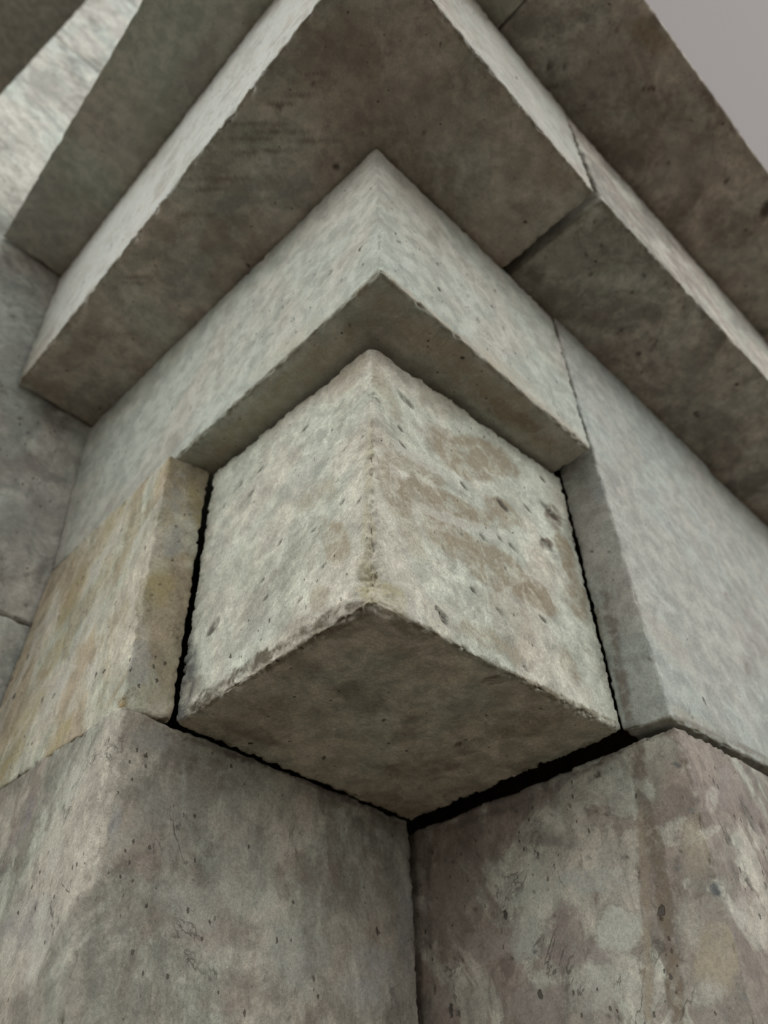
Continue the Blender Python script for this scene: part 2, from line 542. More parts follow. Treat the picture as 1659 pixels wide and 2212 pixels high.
# stains: centre, two half-axes on the face, colour, strength, softness, raggedness
ST = {'block': [([0.505,0.005,0.858],[0.263,0.0,0.103],[-0.069,0.0,-0.14],(0.26,0.205,0.14),0.75,0.35,0.5),
    ([0.173,0.005,0.581],[0.157,0.0,0.039],[-0.028,0.0,-0.057],(0.26,0.205,0.14),0.55,0.4,0.6),
    ([0.069,0.005,0.445],[0.059,0.0,-0.086],[-0.041,0.0,-0.045],(0.26,0.205,0.14),0.6,0.5,0.5),
    ([0.284,0.005,0.493],[0.247,0.0,0.065],[-0.037,0.0,-0.085],(0.26,0.205,0.14),0.75,0.35,0.5),
    ([0.594,0.005,0.647],[0.106,0.0,-0.018],[-0.057,0.0,-0.079],(0.26,0.205,0.14),0.7,0.4,0.6),
    ([0.442,0.005,0.369],[0.27,0.0,0.007],[-0.072,0.0,-0.098],(0.26,0.205,0.14),0.75,0.3,0.5),
    ([0.271,0.005,0.376],[0.101,0.0,0.006],[-0.033,0.0,-0.057],(0.33,0.275,0.2),0.6,0.5,0.6),
    ([0.669,0.005,0.346],[0.103,0.0,-0.011],[-0.045,0.0,-0.057],(0.26,0.205,0.14),0.7,0.5,0.8),
    ([0.888,0.005,0.806],[0.024,0.0,-0.052],[-0.057,0.0,-0.052],(0.17,0.13,0.1),0.85,0.5,0.4),
    ([0.911,0.005,0.647],[0.02,0.0,-0.131],[-0.06,0.0,-0.046],(0.26,0.205,0.14),0.8,0.5,0.5),
    ([0.92,0.005,0.471],[0.027,0.0,-0.081],[-0.066,0.0,-0.048],(0.26,0.205,0.14),0.7,0.5,0.6),
    ([0.801,0.005,0.63],[0.031,0.0,-0.003],[-0.03,0.0,-0.037],(0.17,0.13,0.1),0.9,0.5,0.4),
    ([0.424,0.005,0.077],[0.118,0.0,-0.009],[-0.035,0.0,-0.048],(0.33,0.275,0.2),0.6,0.6,0.6),
    ([0.787,0.005,0.148],[0.018,0.0,-0.08],[-0.044,0.0,-0.028],(0.26,0.205,0.14),0.5,0.6,0.6),
    ([0.049,0.005,0.854],[0.064,0.0,-0.123],[-0.041,0.0,-0.053],(0.33,0.275,0.2),0.5,0.6,0.5),
    ([0.238,0.005,0.637],[0.196,0.0,0.021],[-0.02,0.0,-0.038],(0.58,0.56,0.5),0.5,0.6,0.5),
    ([0.363,0.005,0.467],[0.255,0.0,0.065],[-0.017,0.0,-0.032],(0.58,0.56,0.5),0.5,0.6,0.6),
    ([0.117,0.005,0.336],[0.064,0.0,-0.111],[-0.037,0.0,-0.04],(0.33,0.275,0.2),0.4,0.6,0.5),
    ([1.033,0.005,0.32],[-0.008,0.0,-0.191],[-0.046,0.0,-0.025],(0.26,0.205,0.14),0.6,0.5,0.5),
    ([0.342,0.005,1.005],[0.148,0.0,0.019],[-0.057,0.0,-0.105],(0.33,0.275,0.2),0.35,0.7,0.6),
    ([0.0,0.167,0.295],[0.0,-0.067,-0.042],[0.0,-0.013,-0.094],(0.33,0.275,0.2),0.8,0.5,0.5),
    ([0.0,0.241,0.531],[0.0,-0.112,-0.024],[0.0,-0.031,-0.074],(0.33,0.275,0.2),0.5,0.7,0.5),
    ([0.0,0.212,0.115],[0.0,-0.044,-0.009],[0.0,-0.013,-0.056],(0.33,0.275,0.2),0.5,0.6,0.5),
    ([0.0,0.582,0.434],[0.0,-0.137,-0.009],[0.0,-0.062,-0.123],(0.3,0.31,0.25),0.35,0.8,0.5),
    ([0.0,0.455,0.162],[0.0,-0.11,0.004],[0.0,-0.041,-0.081],(0.33,0.33,0.3),0.45,0.8,0.5),
    ([0.0,0.31,0.639],[0.0,-0.149,-0.012],[0.0,-0.039,-0.087],(0.33,0.33,0.3),0.4,0.7,0.5),
    ([0.0,0.14,1.007],[0.0,-0.11,-0.008],[0.0,-0.018,-0.112],(0.33,0.275,0.2),0.4,0.8,0.5),
    ([0.0,0.758,0.597],[0.0,-0.014,0.157],[0.0,-0.041,-0.029],(0.33,0.33,0.3),0.5,0.6,0.5),
    ([0.0,0.829,0.153],[0.0,0.002,0.185],[0.0,-0.065,-0.035],(0.15,0.15,0.14),0.9,0.5,0.3),
    ([0.0,0.759,0.107],[0.0,-0.069,-0.004],[0.0,-0.033,-0.045],(0.1,0.085,0.07),0.5,0.8,0.6),
    ([0.0,0.027,0.505],[0.0,0.007,-0.18],[0.0,0.017,0.013],(0.42,0.38,0.26),0.6,0.8,0.6),
    ([0.0,0.039,0.254],[0.0,0.007,-0.103],[0.0,0.016,0.011],(0.42,0.38,0.26),0.6,0.8,0.6),
    ([0.0,0.055,0.104],[0.0,0.01,-0.069],[0.0,0.015,0.01],(0.42,0.38,0.26),0.6,0.8,0.6),
    ([-0.008,0.005,0.483],[-0.005,0.0,-0.185],[-0.016,0.0,-0.012],(0.42,0.38,0.26),0.6,0.8,0.6),
    ([-0.007,0.005,0.228],[0.005,0.0,-0.103],[-0.015,0.0,-0.01],(0.42,0.38,0.26),0.6,0.8,0.6),
    ([0.024,0.005,0.08],[0.029,0.0,-0.066],[-0.014,0.0,-0.011],(0.42,0.38,0.26),0.6,0.8,0.6),
    ([0.026,0.005,0.032],[0.066,0.0,-0.003],[-0.019,0.0,-0.076],(0.41,0.365,0.24),0.75,0.7,0.7),
    ([0.0,0.05,0.065],[0.0,-0.026,0.0],[0.0,-0.011,-0.075],(0.41,0.365,0.24),0.7,0.8,0.7),
    ([0.0,0.195,0.036],[0.0,0.181,0.009],[0.0,0.013,0.024],(0.12,0.1,0.07),0.9,0.7,0.9),
    ([0.0,0.468,0.046],[0.0,0.145,0.002],[0.0,0.018,0.026],(0.12,0.1,0.07),0.9,0.7,0.9),
    ([0.0,0.699,0.039],[0.0,0.131,-0.01],[0.0,0.025,0.028],(0.12,0.1,0.07),0.9,0.7,0.9),
    ([0.186,0.005,-0.002],[0.13,0.0,-0.006],[-0.008,0.0,-0.011],(0.19,0.16,0.11),0.8,0.7,0.9),
    ([0.437,0.005,-0.001],[0.175,0.0,0.008],[-0.008,0.0,-0.012],(0.19,0.16,0.11),0.8,0.7,0.9),
    ([0.783,0.005,0.013],[0.253,0.0,0.01],[-0.011,0.0,-0.013],(0.19,0.16,0.11),0.8,0.7,0.9),
    ([0.0,0.168,0.003],[-0.009,0.155,0.0],[-0.022,-0.013,0.0],(0.17,0.14,0.1),0.7,0.9,0.8),
    ([-0.01,0.43,0.003],[-0.003,0.16,0.0],[-0.023,-0.015,0.0],(0.17,0.14,0.1),0.7,0.9,0.8),
    ([-0.012,0.675,0.003],[0.001,0.133,0.0],[-0.025,-0.018,0.0],(0.17,0.14,0.1),0.7,0.9,0.8),
    ([0.014,0.116,0.003],[0.032,-0.081,0.0],[0.05,0.036,0.0],(0.17,0.13,0.1),0.45,0.8,0.7),
    ([0.489,0.047,0.003],[0.023,-0.039,0.0],[0.028,0.014,0.0],(0.17,0.13,0.1),0.7,0.6,0.7),
    ([0.154,0.03,0.003],[0.074,-0.026,0.0],[0.025,0.037,0.0],(0.19,0.16,0.11),0.5,0.8,0.7),
    ([0.266,0.351,0.003],[0.075,-0.033,0.0],[0.063,0.082,0.0],(0.17,0.13,0.1),0.45,0.8,0.7),
    ([0.748,0.541,0.003],[0.076,-0.11,0.0],[0.079,0.057,0.0],(0.17,0.13,0.1),0.5,0.8,0.7),
    ([0.751,0.133,0.003],[0.047,-0.115,0.0],[0.077,0.046,0.0],(0.22,0.19,0.13),0.5,0.8,0.7),
    ([0.144,0.563,0.003],[0.105,-0.058,0.0],[0.048,0.043,0.0],(0.3,0.26,0.21),0.4,0.8,0.7),
    ([0.225,0.75,0.003],[0.11,-0.017,0.0],[0.018,0.032,0.0],(0.17,0.13,0.1),0.4,0.8,0.7),
    ([0.347,-0.032,0.003],[0.095,-0.015,0.0],[0.014,0.028,0.0],(0.2,0.17,0.12),0.5,0.8,0.7)],
'corbel': [([0.348,-0.17,1.098],[0.146,0.0,-0.011],[-0.056,0.0,-0.109],(0.34,0.31,0.26),0.4,0.8,0.7),
    ([0.497,-0.17,1.103],[0.241,0.0,0.007],[-0.072,0.0,-0.111],(0.46,0.41,0.33),0.5,0.8,0.6),
    ([-0.14,0.708,1.537],[0.0,0.025,0.249],[0.0,-0.021,-0.033],(0.36,0.33,0.27),0.5,0.8,0.4),
    ([-0.14,0.245,1.119],[0.0,-0.275,-0.032],[0.0,-0.034,-0.074],(0.47,0.45,0.36),0.5,0.8,0.6),
    ([-0.14,1.08,1.107],[0.0,-0.273,0.018],[0.0,-0.097,-0.119],(0.36,0.355,0.32),0.4,0.9,0.5),
    ([0.534,-0.071,1.07],[0.203,-0.008,0.0],[-0.004,0.04,0.0],(0.2,0.14,0.09),0.6,0.8,0.6),
    ([-0.053,0.421,1.07],[0.01,-0.66,0.0],[0.064,0.027,0.0],(0.36,0.315,0.22),0.6,0.9,0.4),
    ([0.407,-0.094,1.07],[0.731,0.008,0.0],[0.011,0.074,0.0],(0.36,0.3,0.22),0.6,0.9,0.4),
    ([0.718,-0.093,1.07],[0.138,-0.002,0.0],[-0.001,0.033,0.0],(0.22,0.16,0.11),0.5,0.8,0.6),
    ([-0.03,-0.02,1.07],[0.05,-0.118,0.0],[0.083,0.021,0.0],(0.26,0.24,0.19),0.4,0.9,0.5),
    ([-0.034,0.799,1.07],[0.021,-0.085,0.0],[0.036,0.032,0.0],(0.3,0.26,0.19),0.5,0.9,0.5),
    ([-0.14,0.062,1.057],[0.0,0.291,-0.014],[0.0,0.008,0.018],(0.38,0.35,0.27),0.6,0.8,0.8),
    ([-0.14,0.555,1.056],[0.0,0.314,0.014],[0.0,0.012,0.019],(0.38,0.35,0.27),0.6,0.8,0.8),
    ([0.058,-0.17,1.084],[0.226,0.0,0.002],[-0.01,0.0,-0.022],(0.46,0.4,0.32),0.6,0.8,0.8),
    ([0.586,-0.17,1.095],[0.449,0.0,0.013],[-0.016,0.0,-0.025],(0.46,0.4,0.32),0.6,0.8,0.8),
    ([-0.14,-0.185,1.328],[0.0,0.005,-0.283],[0.0,0.013,0.017],(0.48,0.45,0.37),0.6,0.8,0.5)],
'pierLU': [([-0.055,0.86,0.875],[0.037,0.0,-0.111],[-0.026,0.0,-0.031],(0.38,0.31,0.16),0.7,0.7,0.5),
    ([-0.125,0.86,0.464],[0.033,0.0,0.094],[0.041,0.0,-0.035],(0.38,0.31,0.16),0.6,0.7,0.5),
    ([-0.123,0.86,0.551],[0.046,0.0,0.045],[0.016,0.0,-0.03],(0.42,0.38,0.26),0.6,0.7,0.6),
    ([-0.108,0.86,0.669],[0.041,0.0,0.024],[0.013,0.0,-0.077],(0.33,0.335,0.33),0.5,0.7,0.5),
    ([-0.127,0.86,0.84],[0.024,0.0,0.015],[0.018,0.0,-0.087],(0.33,0.33,0.3),0.5,0.7,0.5),
    ([-0.151,0.86,0.169],[0.038,0.0,0.016],[0.009,0.0,-0.089],(0.34,0.32,0.3),0.7,0.4,0.5),
    ([-0.108,0.86,0.321],[0.035,0.0,0.051],[0.023,0.0,-0.068],(0.33,0.275,0.2),0.5,0.7,0.5),
    ([-0.052,0.86,0.194],[0.002,0.0,0.084],[0.02,0.0,0.002],(0.42,0.38,0.26),0.6,0.7,0.5),
    ([-0.088,0.86,0.086],[0.078,0.0,0.008],[0.001,0.0,-0.039],(0.42,0.37,0.26),0.5,0.7,0.5),
    ([-0.103,0.86,1.056],[0.032,0.0,0.007],[0.0,0.0,-0.049],(0.22,0.2,0.17),0.6,0.7,0.5),
    ([-0.178,0.86,0.991],[0.01,0.0,0.031],[0.014,0.0,-0.038],(0.38,0.31,0.16),0.6,0.6,0.5),
    ([-0.18,1.273,0.969],[0.0,-0.075,0.121],[0.0,-0.098,-0.087],(0.38,0.31,0.16),0.55,0.7,0.6),
    ([-0.18,1.463,0.459],[0.0,-0.056,0.09],[0.0,-0.068,-0.045],(0.38,0.31,0.16),0.55,0.7,0.6),
    ([-0.18,1.462,0.733],[0.0,-0.091,0.149],[0.0,-0.073,-0.054],(0.38,0.31,0.16),0.55,0.7,0.6),
    ([-0.18,1.405,0.888],[0.0,-0.084,0.138],[0.0,-0.063,-0.051],(0.36,0.29,0.2),0.55,0.7,0.6),
    ([-0.18,1.525,0.23],[0.0,-0.072,0.111],[0.0,-0.077,-0.044],(0.38,0.31,0.16),0.55,0.7,0.6),
    ([-0.18,1.213,0.043],[0.0,-0.051,0.073],[0.0,-0.054,-0.031],(0.38,0.31,0.16),0.55,0.7,0.6),
    ([-0.18,1.104,0.975],[0.0,-0.064,0.1],[0.0,-0.055,-0.052],(0.36,0.29,0.2),0.55,0.7,0.6),
    ([-0.18,1.54,0.379],[0.0,-0.084,0.133],[0.0,-0.05,-0.031],(0.36,0.29,0.2),0.55,0.7,0.6),
    ([-0.18,1.54,0.086],[0.0,-0.052,0.079],[0.0,-0.065,-0.035],(0.38,0.31,0.16),0.55,0.7,0.6),
    ([-0.18,1.107,0.625],[0.0,-0.089,0.134],[0.0,-0.034,-0.028],(0.36,0.29,0.2),0.55,0.7,0.6),
    ([-0.18,1.212,0.505],[0.0,-0.086,0.131],[0.0,-0.06,-0.044],(0.54,0.52,0.46),0.5,0.7,0.6),
    ([-0.18,1.349,0.26],[0.0,-0.082,0.123],[0.0,-0.053,-0.032],(0.54,0.52,0.46),0.5,0.7,0.6),
    ([-0.18,1.27,0.807],[0.0,-0.092,0.147],[0.0,-0.048,-0.04],(0.54,0.52,0.46),0.5,0.7,0.6),
    ([-0.18,1.677,0.705],[0.0,-0.059,0.101],[0.0,-0.057,-0.04],(0.54,0.52,0.46),0.5,0.7,0.6),
    ([-0.18,1.145,0.206],[0.0,-0.071,0.102],[0.0,-0.047,-0.031],(0.54,0.52,0.46),0.5,0.7,0.6),
    ([-0.18,1.01,0.691],[0.0,-0.069,0.104],[0.0,-0.032,-0.029],(0.54,0.52,0.46),0.5,0.7,0.6),
    ([-0.173,0.86,0.03],[0.004,0.0,-0.026],[-0.013,0.0,-0.004],(0.3,0.2,0.06),0.8,0.6,0.5),
    ([-0.18,0.864,0.026],[0.0,-0.003,-0.021],[0.0,0.023,0.012],(0.32,0.22,0.08),0.7,0.6,0.5)],
'pierLL': [([-0.127,0.862,-0.316],[0.02,0.0,0.005],[0.007,0.0,-0.068],(0.33,0.335,0.33),0.5,0.7,0.5),
    ([0.779,0.862,-0.515],[0.138,0.0,0.02],[-0.003,0.0,-0.108],(0.33,0.335,0.33),0.45,0.9,0.6),
    ([0.194,0.862,-0.512],[0.136,0.0,0.0],[-0.019,0.0,-0.068],(0.35,0.3,0.265),0.4,0.8,0.6),
    ([0.478,0.862,-0.286],[0.073,0.0,0.002],[-0.01,0.0,-0.068],(0.17,0.13,0.1),0.5,0.8,0.6),
    ([0.588,0.862,-0.289],[0.096,0.0,0.02],[0.004,0.0,-0.105],(0.22,0.17,0.145),0.45,0.9,0.6),
    ([0.31,0.862,-0.323],[0.134,0.0,0.029],[0.012,0.0,-0.109],(0.3,0.3,0.26),0.4,0.8,0.6),
    ([0.219,0.862,-0.241],[0.081,0.0,0.02],[0.008,0.0,-0.063],(0.35,0.3,0.265),0.4,0.8,0.6),
    ([0.333,0.862,-0.213],[0.051,0.0,0.013],[0.019,0.0,-0.027],(0.22,0.2,0.17),0.5,0.8,0.6),
    ([0.258,0.862,-0.663],[0.086,0.0,0.011],[0.003,0.0,-0.024],(0.22,0.16,0.14),0.45,0.8,0.6),
    ([-0.007,0.862,-0.26],[0.1,0.0,0.026],[0.022,0.0,-0.116],(0.36,0.34,0.3),0.4,0.9,0.6),
    ([-0.075,0.862,-0.055],[0.089,0.0,0.016],[0.01,0.0,-0.052],(0.33,0.33,0.3),0.5,0.8,0.6),
    ([0.508,0.862,-0.495],[0.158,0.0,0.025],[0.005,0.0,-0.092],(0.33,0.33,0.3),0.4,0.8,0.6),
    ([0.14,0.862,-0.443],[0.179,0.0,0.035],[0.01,0.0,-0.066],(0.42,0.41,0.36),0.4,0.8,0.7),
    ([-0.183,0.862,-0.672],[0.04,0.0,0.006],[0.012,0.0,-0.043],(0.17,0.14,0.12),0.6,0.8,0.7),
    ([0.948,0.862,-0.343],[0.044,0.0,0.008],[-0.013,0.0,-0.2],(0.33,0.335,0.33),0.35,0.8,0.5),
    ([0.09,0.862,-0.311],[0.028,0.0,0.012],[-0.002,0.0,-0.025],(0.35,0.3,0.265),0.4,0.7,0.5),
    ([-0.178,1.314,-0.153],[0.0,-0.013,0.08],[0.0,-0.04,-0.021],(0.26,0.24,0.25),0.6,0.7,0.6),
    ([-0.178,1.23,-0.152],[0.0,-0.06,0.022],[0.0,-0.047,-0.028],(0.35,0.3,0.265),0.4,0.7,0.6),
    ([-0.178,1.12,-0.499],[0.0,-0.125,0.037],[0.0,-0.132,-0.07],(0.27,0.25,0.26),0.4,0.8,0.6),
    ([-0.178,1.377,-0.243],[0.0,0.017,0.087],[0.0,-0.031,-0.014],(0.22,0.17,0.16),0.6,0.7,0.6),
    ([-0.182,0.862,-0.221],[0.003,0.0,-0.111],[-0.008,0.0,-0.001],(0.5,0.47,0.4),0.6,0.8,0.7),
    ([-0.175,0.862,-0.43],[0.004,0.0,-0.12],[-0.008,0.0,0.0],(0.5,0.47,0.4),0.6,0.8,0.7),
    ([-0.173,0.862,-0.599],[-0.002,0.0,-0.072],[-0.007,0.0,0.0],(0.5,0.47,0.4),0.6,0.8,0.7),
    ([0.061,0.862,-0.177],[0.018,0.0,-0.115],[-0.015,0.0,-0.004],(0.45,0.44,0.39),0.5,0.8,0.6),
    ([-0.178,1.052,-0.163],[0.0,0.007,-0.08],[0.0,0.051,0.023],(0.46,0.44,0.38),0.5,0.8,0.7),
    ([-0.178,1.067,-0.317],[0.0,0.011,-0.093],[0.0,0.049,0.019],(0.46,0.44,0.38),0.5,0.8,0.7),
    ([-0.178,1.049,-0.541],[0.0,-0.028,-0.149],[0.0,0.044,0.012],(0.46,0.44,0.38),0.5,0.8,0.7),
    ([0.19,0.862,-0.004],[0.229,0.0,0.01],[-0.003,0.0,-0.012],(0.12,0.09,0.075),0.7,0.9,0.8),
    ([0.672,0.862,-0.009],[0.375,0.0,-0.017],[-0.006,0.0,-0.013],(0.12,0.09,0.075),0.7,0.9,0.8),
    ([1.006,0.862,-0.171],[0.0,0.0,-0.137],[-0.023,0.0,-0.006],(0.22,0.2,0.2),0.5,0.9,0.6),
    ([1.0,0.862,-0.465],[-0.007,0.0,-0.184],[-0.022,0.0,-0.003],(0.22,0.2,0.2),0.5,0.9,0.6)],
'pierRU': [([1.0,-0.066,0.387],[0.0,0.007,-0.13],[0.0,0.021,0.007],(0.19,0.16,0.135),0.85,0.4,0.4),
    ([1.0,-0.05,0.144],[0.0,0.011,-0.141],[0.0,0.021,0.005],(0.19,0.16,0.135),0.85,0.4,0.4),
    ([1.0,-0.014,0.368],[0.0,0.011,-0.118],[0.0,0.012,0.004],(0.25,0.22,0.16),0.7,0.5,0.4),
    ([1.0,-0.149,0.934],[0.0,-0.038,-0.028],[0.0,0.012,-0.131],(0.33,0.35,0.35),0.5,0.9,0.4),
    ([1.0,-0.138,0.651],[0.0,-0.042,-0.026],[0.0,0.016,-0.133],(0.35,0.355,0.33),0.4,0.9,0.5),
    ([1.845,-0.17,0.837],[0.04,0.0,0.0],[-0.038,0.0,-0.038],(0.26,0.2,0.17),0.6,0.7,0.5),
    ([1.749,-0.17,0.449],[-0.005,0.0,-0.034],[-0.028,0.0,-0.016],(0.2,0.15,0.12),0.8,0.5,0.5),
    ([1.693,-0.17,1.076],[-0.02,0.0,-0.077],[-0.032,0.0,-0.023],(0.33,0.3,0.25),0.5,0.8,0.5),
    ([1.162,-0.17,0.027],[0.167,0.0,-0.004],[-0.046,0.0,-0.034],(0.34,0.29,0.23),0.5,0.9,0.6),
    ([1.135,-0.17,0.297],[0.153,0.0,-0.041],[-0.1,0.0,-0.094],(0.43,0.39,0.33),0.4,0.9,0.6),
    ([1.0,-0.14,-0.008],[0.0,0.046,0.003],[0.0,0.0,0.008],(0.18,0.16,0.13),0.6,0.8,0.6),
    ([1.0,-0.064,-0.008],[0.0,0.043,-0.003],[0.0,0.002,0.009],(0.18,0.16,0.13),0.6,0.8,0.6),
    ([1.179,-0.17,0.013],[0.178,0.0,0.016],[-0.015,0.0,-0.013],(0.17,0.14,0.11),0.7,0.8,0.6),
    ([1.488,-0.17,0.037],[0.195,0.0,0.013],[-0.019,0.0,-0.015],(0.17,0.14,0.11),0.7,0.8,0.6),
    ([1.0,-0.176,0.614],[0.0,0.002,-0.273],[0.0,0.007,0.002],(0.3,0.28,0.22),0.5,0.8,0.6),
    ([1.0,-0.174,0.174],[0.0,0.0,-0.211],[0.0,0.006,0.0],(0.3,0.28,0.22),0.5,0.8,0.6)],
'pierRL': [([1.01,0.145,-0.514],[0.0,-0.071,-0.016],[0.0,0.015,-0.059],(0.47,0.46,0.4),0.95,0.08,0.35),
    ([1.01,0.212,-0.368],[0.0,-0.113,-0.028],[0.0,0.008,-0.036],(0.42,0.42,0.38),0.7,0.3,0.6),
    ([1.01,0.455,-0.464],[0.0,-0.051,-0.011],[0.0,0.012,-0.067],(0.4,0.4,0.36),0.6,0.4,0.6),
    ([1.01,0.215,-0.642],[0.0,-0.098,-0.017],[0.0,0.013,-0.052],(0.42,0.4,0.35),0.6,0.5,0.7),
    ([1.01,0.647,-0.216],[0.0,-0.126,-0.033],[0.0,0.012,-0.093],(0.2,0.165,0.135),0.6,0.8,0.6),
    ([1.01,0.763,-0.32],[0.0,-0.09,-0.021],[0.0,0.014,-0.138],(0.25,0.2,0.17),0.6,0.8,0.6),
    ([1.01,0.61,-0.458],[0.0,-0.099,-0.02],[0.0,0.006,-0.044],(0.31,0.265,0.24),0.7,0.3,0.5),
    ([1.01,0.352,-0.208],[0.0,-0.126,-0.037],[0.0,0.006,-0.028],(0.19,0.155,0.13),0.6,0.8,0.7),
    ([1.01,0.315,-0.456],[0.0,-0.071,-0.016],[0.0,0.011,-0.054],(0.25,0.2,0.175),0.6,0.4,0.7),
    ([1.01,0.277,-0.544],[0.0,-0.118,-0.023],[0.0,0.008,-0.034],(0.27,0.22,0.2),0.6,0.5,0.7),
    ([1.01,0.436,-0.639],[0.0,-0.095,-0.015],[0.0,0.01,-0.055],(0.28,0.235,0.215),0.6,0.5,0.7),
    ([1.01,0.694,-0.59],[0.0,-0.143,-0.024],[0.0,0.007,-0.054],(0.33,0.31,0.27),0.4,0.7,0.8),
    ([1.01,0.745,-0.437],[0.0,-0.049,-0.01],[0.0,0.007,-0.066],(0.22,0.18,0.15),0.6,0.7,0.6),
    ([1.01,-0.111,-0.621],[0.0,-0.064,-0.013],[0.0,0.029,-0.087],(0.34,0.285,0.2),0.75,0.6,0.5),
    ([1.01,-0.134,-0.361],[0.0,-0.051,-0.015],[0.0,0.029,-0.09],(0.36,0.31,0.23),0.6,0.7,0.6),
    ([1.01,-0.099,-0.107],[0.0,-0.056,-0.02],[0.0,0.017,-0.058],(0.37,0.34,0.28),0.6,0.7,0.5),
    ([1.01,-0.064,-0.54],[0.0,-0.037,-0.008],[0.0,0.023,-0.072],(0.43,0.4,0.33),0.5,0.7,0.6),
    ([1.01,-0.059,-0.699],[0.0,-0.054,-0.01],[0.0,0.009,-0.029],(0.44,0.42,0.36),0.6,0.6,0.5),
    ([1.01,0.354,-0.308],[0.0,-0.051,-0.013],[0.0,0.004,-0.019],(0.44,0.4,0.35),0.6,0.6,0.7),
    ([1.01,0.422,-0.065],[0.0,-0.144,-0.047],[0.0,0.008,-0.045],(0.2,0.165,0.14),0.6,0.8,0.7),
    ([1.01,0.158,-0.209],[0.0,-0.078,-0.023],[0.0,0.004,-0.019],(0.4,0.36,0.3),0.5,0.6,0.7),
    ([1.01,-0.028,-0.107],[0.0,0.019,-0.081],[0.0,0.024,0.008],(0.17,0.135,0.105),0.85,0.3,0.3),
    ([1.01,-0.013,-0.22],[0.0,-0.003,-0.048],[0.0,0.024,0.002],(0.17,0.135,0.105),0.85,0.3,0.3),
    ([1.01,-0.017,-0.322],[0.0,0.001,-0.081],[0.0,0.026,0.002],(0.165,0.125,0.085),0.95,0.2,0.25),
    ([1.01,-0.008,-0.475],[0.0,0.009,-0.092],[0.0,0.025,0.003],(0.165,0.125,0.085),0.95,0.2,0.25),
    ([1.01,0.014,-0.654],[0.0,0.016,-0.109],[0.0,0.024,0.002],(0.165,0.125,0.085),0.95,0.2,0.25),
    ([1.01,0.026,-0.368],[0.0,0.025,-0.136],[0.0,0.018,0.004],(0.27,0.215,0.15),0.75,0.3,0.3),
    ([1.01,0.079,-0.615],[0.0,0.033,-0.14],[0.0,0.017,0.003],(0.27,0.215,0.15),0.75,0.3,0.3),
    ([1.01,0.002,-0.092],[0.0,0.028,-0.067],[0.0,0.006,0.002],(0.34,0.3,0.21),0.7,0.5,0.4),
    ([1.01,0.649,-0.234],[0.0,-0.06,-0.071],[0.0,0.005,-0.002],(0.36,0.32,0.27),0.6,0.5,0.4),
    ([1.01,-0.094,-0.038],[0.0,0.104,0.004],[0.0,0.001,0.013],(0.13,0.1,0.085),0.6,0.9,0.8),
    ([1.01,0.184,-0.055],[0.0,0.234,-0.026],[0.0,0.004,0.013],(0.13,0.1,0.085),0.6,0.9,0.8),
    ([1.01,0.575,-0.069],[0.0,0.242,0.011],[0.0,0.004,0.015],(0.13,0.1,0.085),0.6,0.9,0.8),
    ([1.01,0.827,-0.192],[0.0,0.005,-0.13],[0.0,0.017,0.004],(0.14,0.11,0.09),0.6,0.9,0.7),
    ([1.01,0.838,-0.472],[0.0,0.007,-0.177],[0.0,0.016,0.003],(0.14,0.11,0.09),0.6,0.9,0.7),
    ([1.01,-0.156,-0.482],[0.0,-0.016,-0.004],[0.0,0.006,-0.019],(0.11,0.115,0.115),0.9,0.4,0.4),
    ([1.01,-0.07,-0.409],[0.0,-0.01,-0.003],[0.0,0.003,-0.01],(0.14,0.14,0.13),0.9,0.4,0.4),
    ([1.01,-0.142,-0.144],[0.0,-0.011,-0.004],[0.0,0.003,-0.009],(0.13,0.13,0.12),0.9,0.4,0.4),
    ([1.01,-0.146,-0.275],[0.0,-0.02,-0.007],[0.0,0.002,-0.006],(0.2,0.2,0.19),0.7,0.5,0.5),
    ([1.01,-0.153,-0.724],[0.0,-0.012,-0.015],[0.0,0.005,-0.003],(0.15,0.15,0.14),0.8,0.5,0.4),
    ([1.01,-0.164,-0.751],[0.0,-0.001,-0.017],[0.0,0.005,-0.001],(0.15,0.15,0.14),0.8,0.5,0.4),
    ([1.241,-0.175,-0.179],[0.108,0.0,0.03],[-0.038,0.0,-0.06],(0.27,0.22,0.2),0.6,0.6,0.7),
    ([1.398,-0.175,-0.209],[0.095,0.0,0.025],[-0.067,0.0,-0.094],(0.24,0.19,0.17),0.6,0.6,0.7),
    ([1.257,-0.175,-0.109],[0.073,0.0,0.022],[-0.023,0.0,-0.036],(0.3,0.26,0.24),0.5,0.6,0.7),
    ([1.099,-0.175,-0.52],[0.044,0.0,0.008],[-0.034,0.0,-0.051],(0.5,0.46,0.42),0.5,0.6,0.6),
    ([1.119,-0.175,-0.221],[0.049,0.0,0.014],[-0.029,0.0,-0.048],(0.48,0.44,0.39),0.6,0.6,0.6)],
'slab1': [([-0.376,0.406,2.005],[0.021,-0.153,0.0],[0.056,0.012,0.0],(0.24,0.24,0.235),0.6,0.8,0.7),
    ([-0.237,0.167,2.005],[0.006,-0.159,0.0],[0.056,0.01,0.0],(0.24,0.24,0.235),0.5,0.8,0.7),
    ([-0.318,0.815,2.005],[-0.005,-0.177,0.0],[0.066,0.013,0.0],(0.25,0.245,0.24),0.5,0.8,0.7),
    ([-0.55,-0.104,2.005],[0.005,-0.172,0.0],[0.078,-0.009,0.0],(0.26,0.26,0.215),0.5,0.9,0.6),
    ([-0.466,0.111,2.005],[0.139,-0.133,0.0],[0.037,0.047,0.0],(0.25,0.255,0.205),0.45,0.8,0.6),
    ([-0.467,-0.31,2.005],[0.141,-0.136,0.0],[0.061,0.068,0.0],(0.3,0.26,0.22),0.5,0.9,0.6),
    ([-0.51,0.875,2.005],[0.014,-0.188,0.0],[0.058,0.005,0.0],(0.27,0.27,0.22),0.5,0.8,0.6),
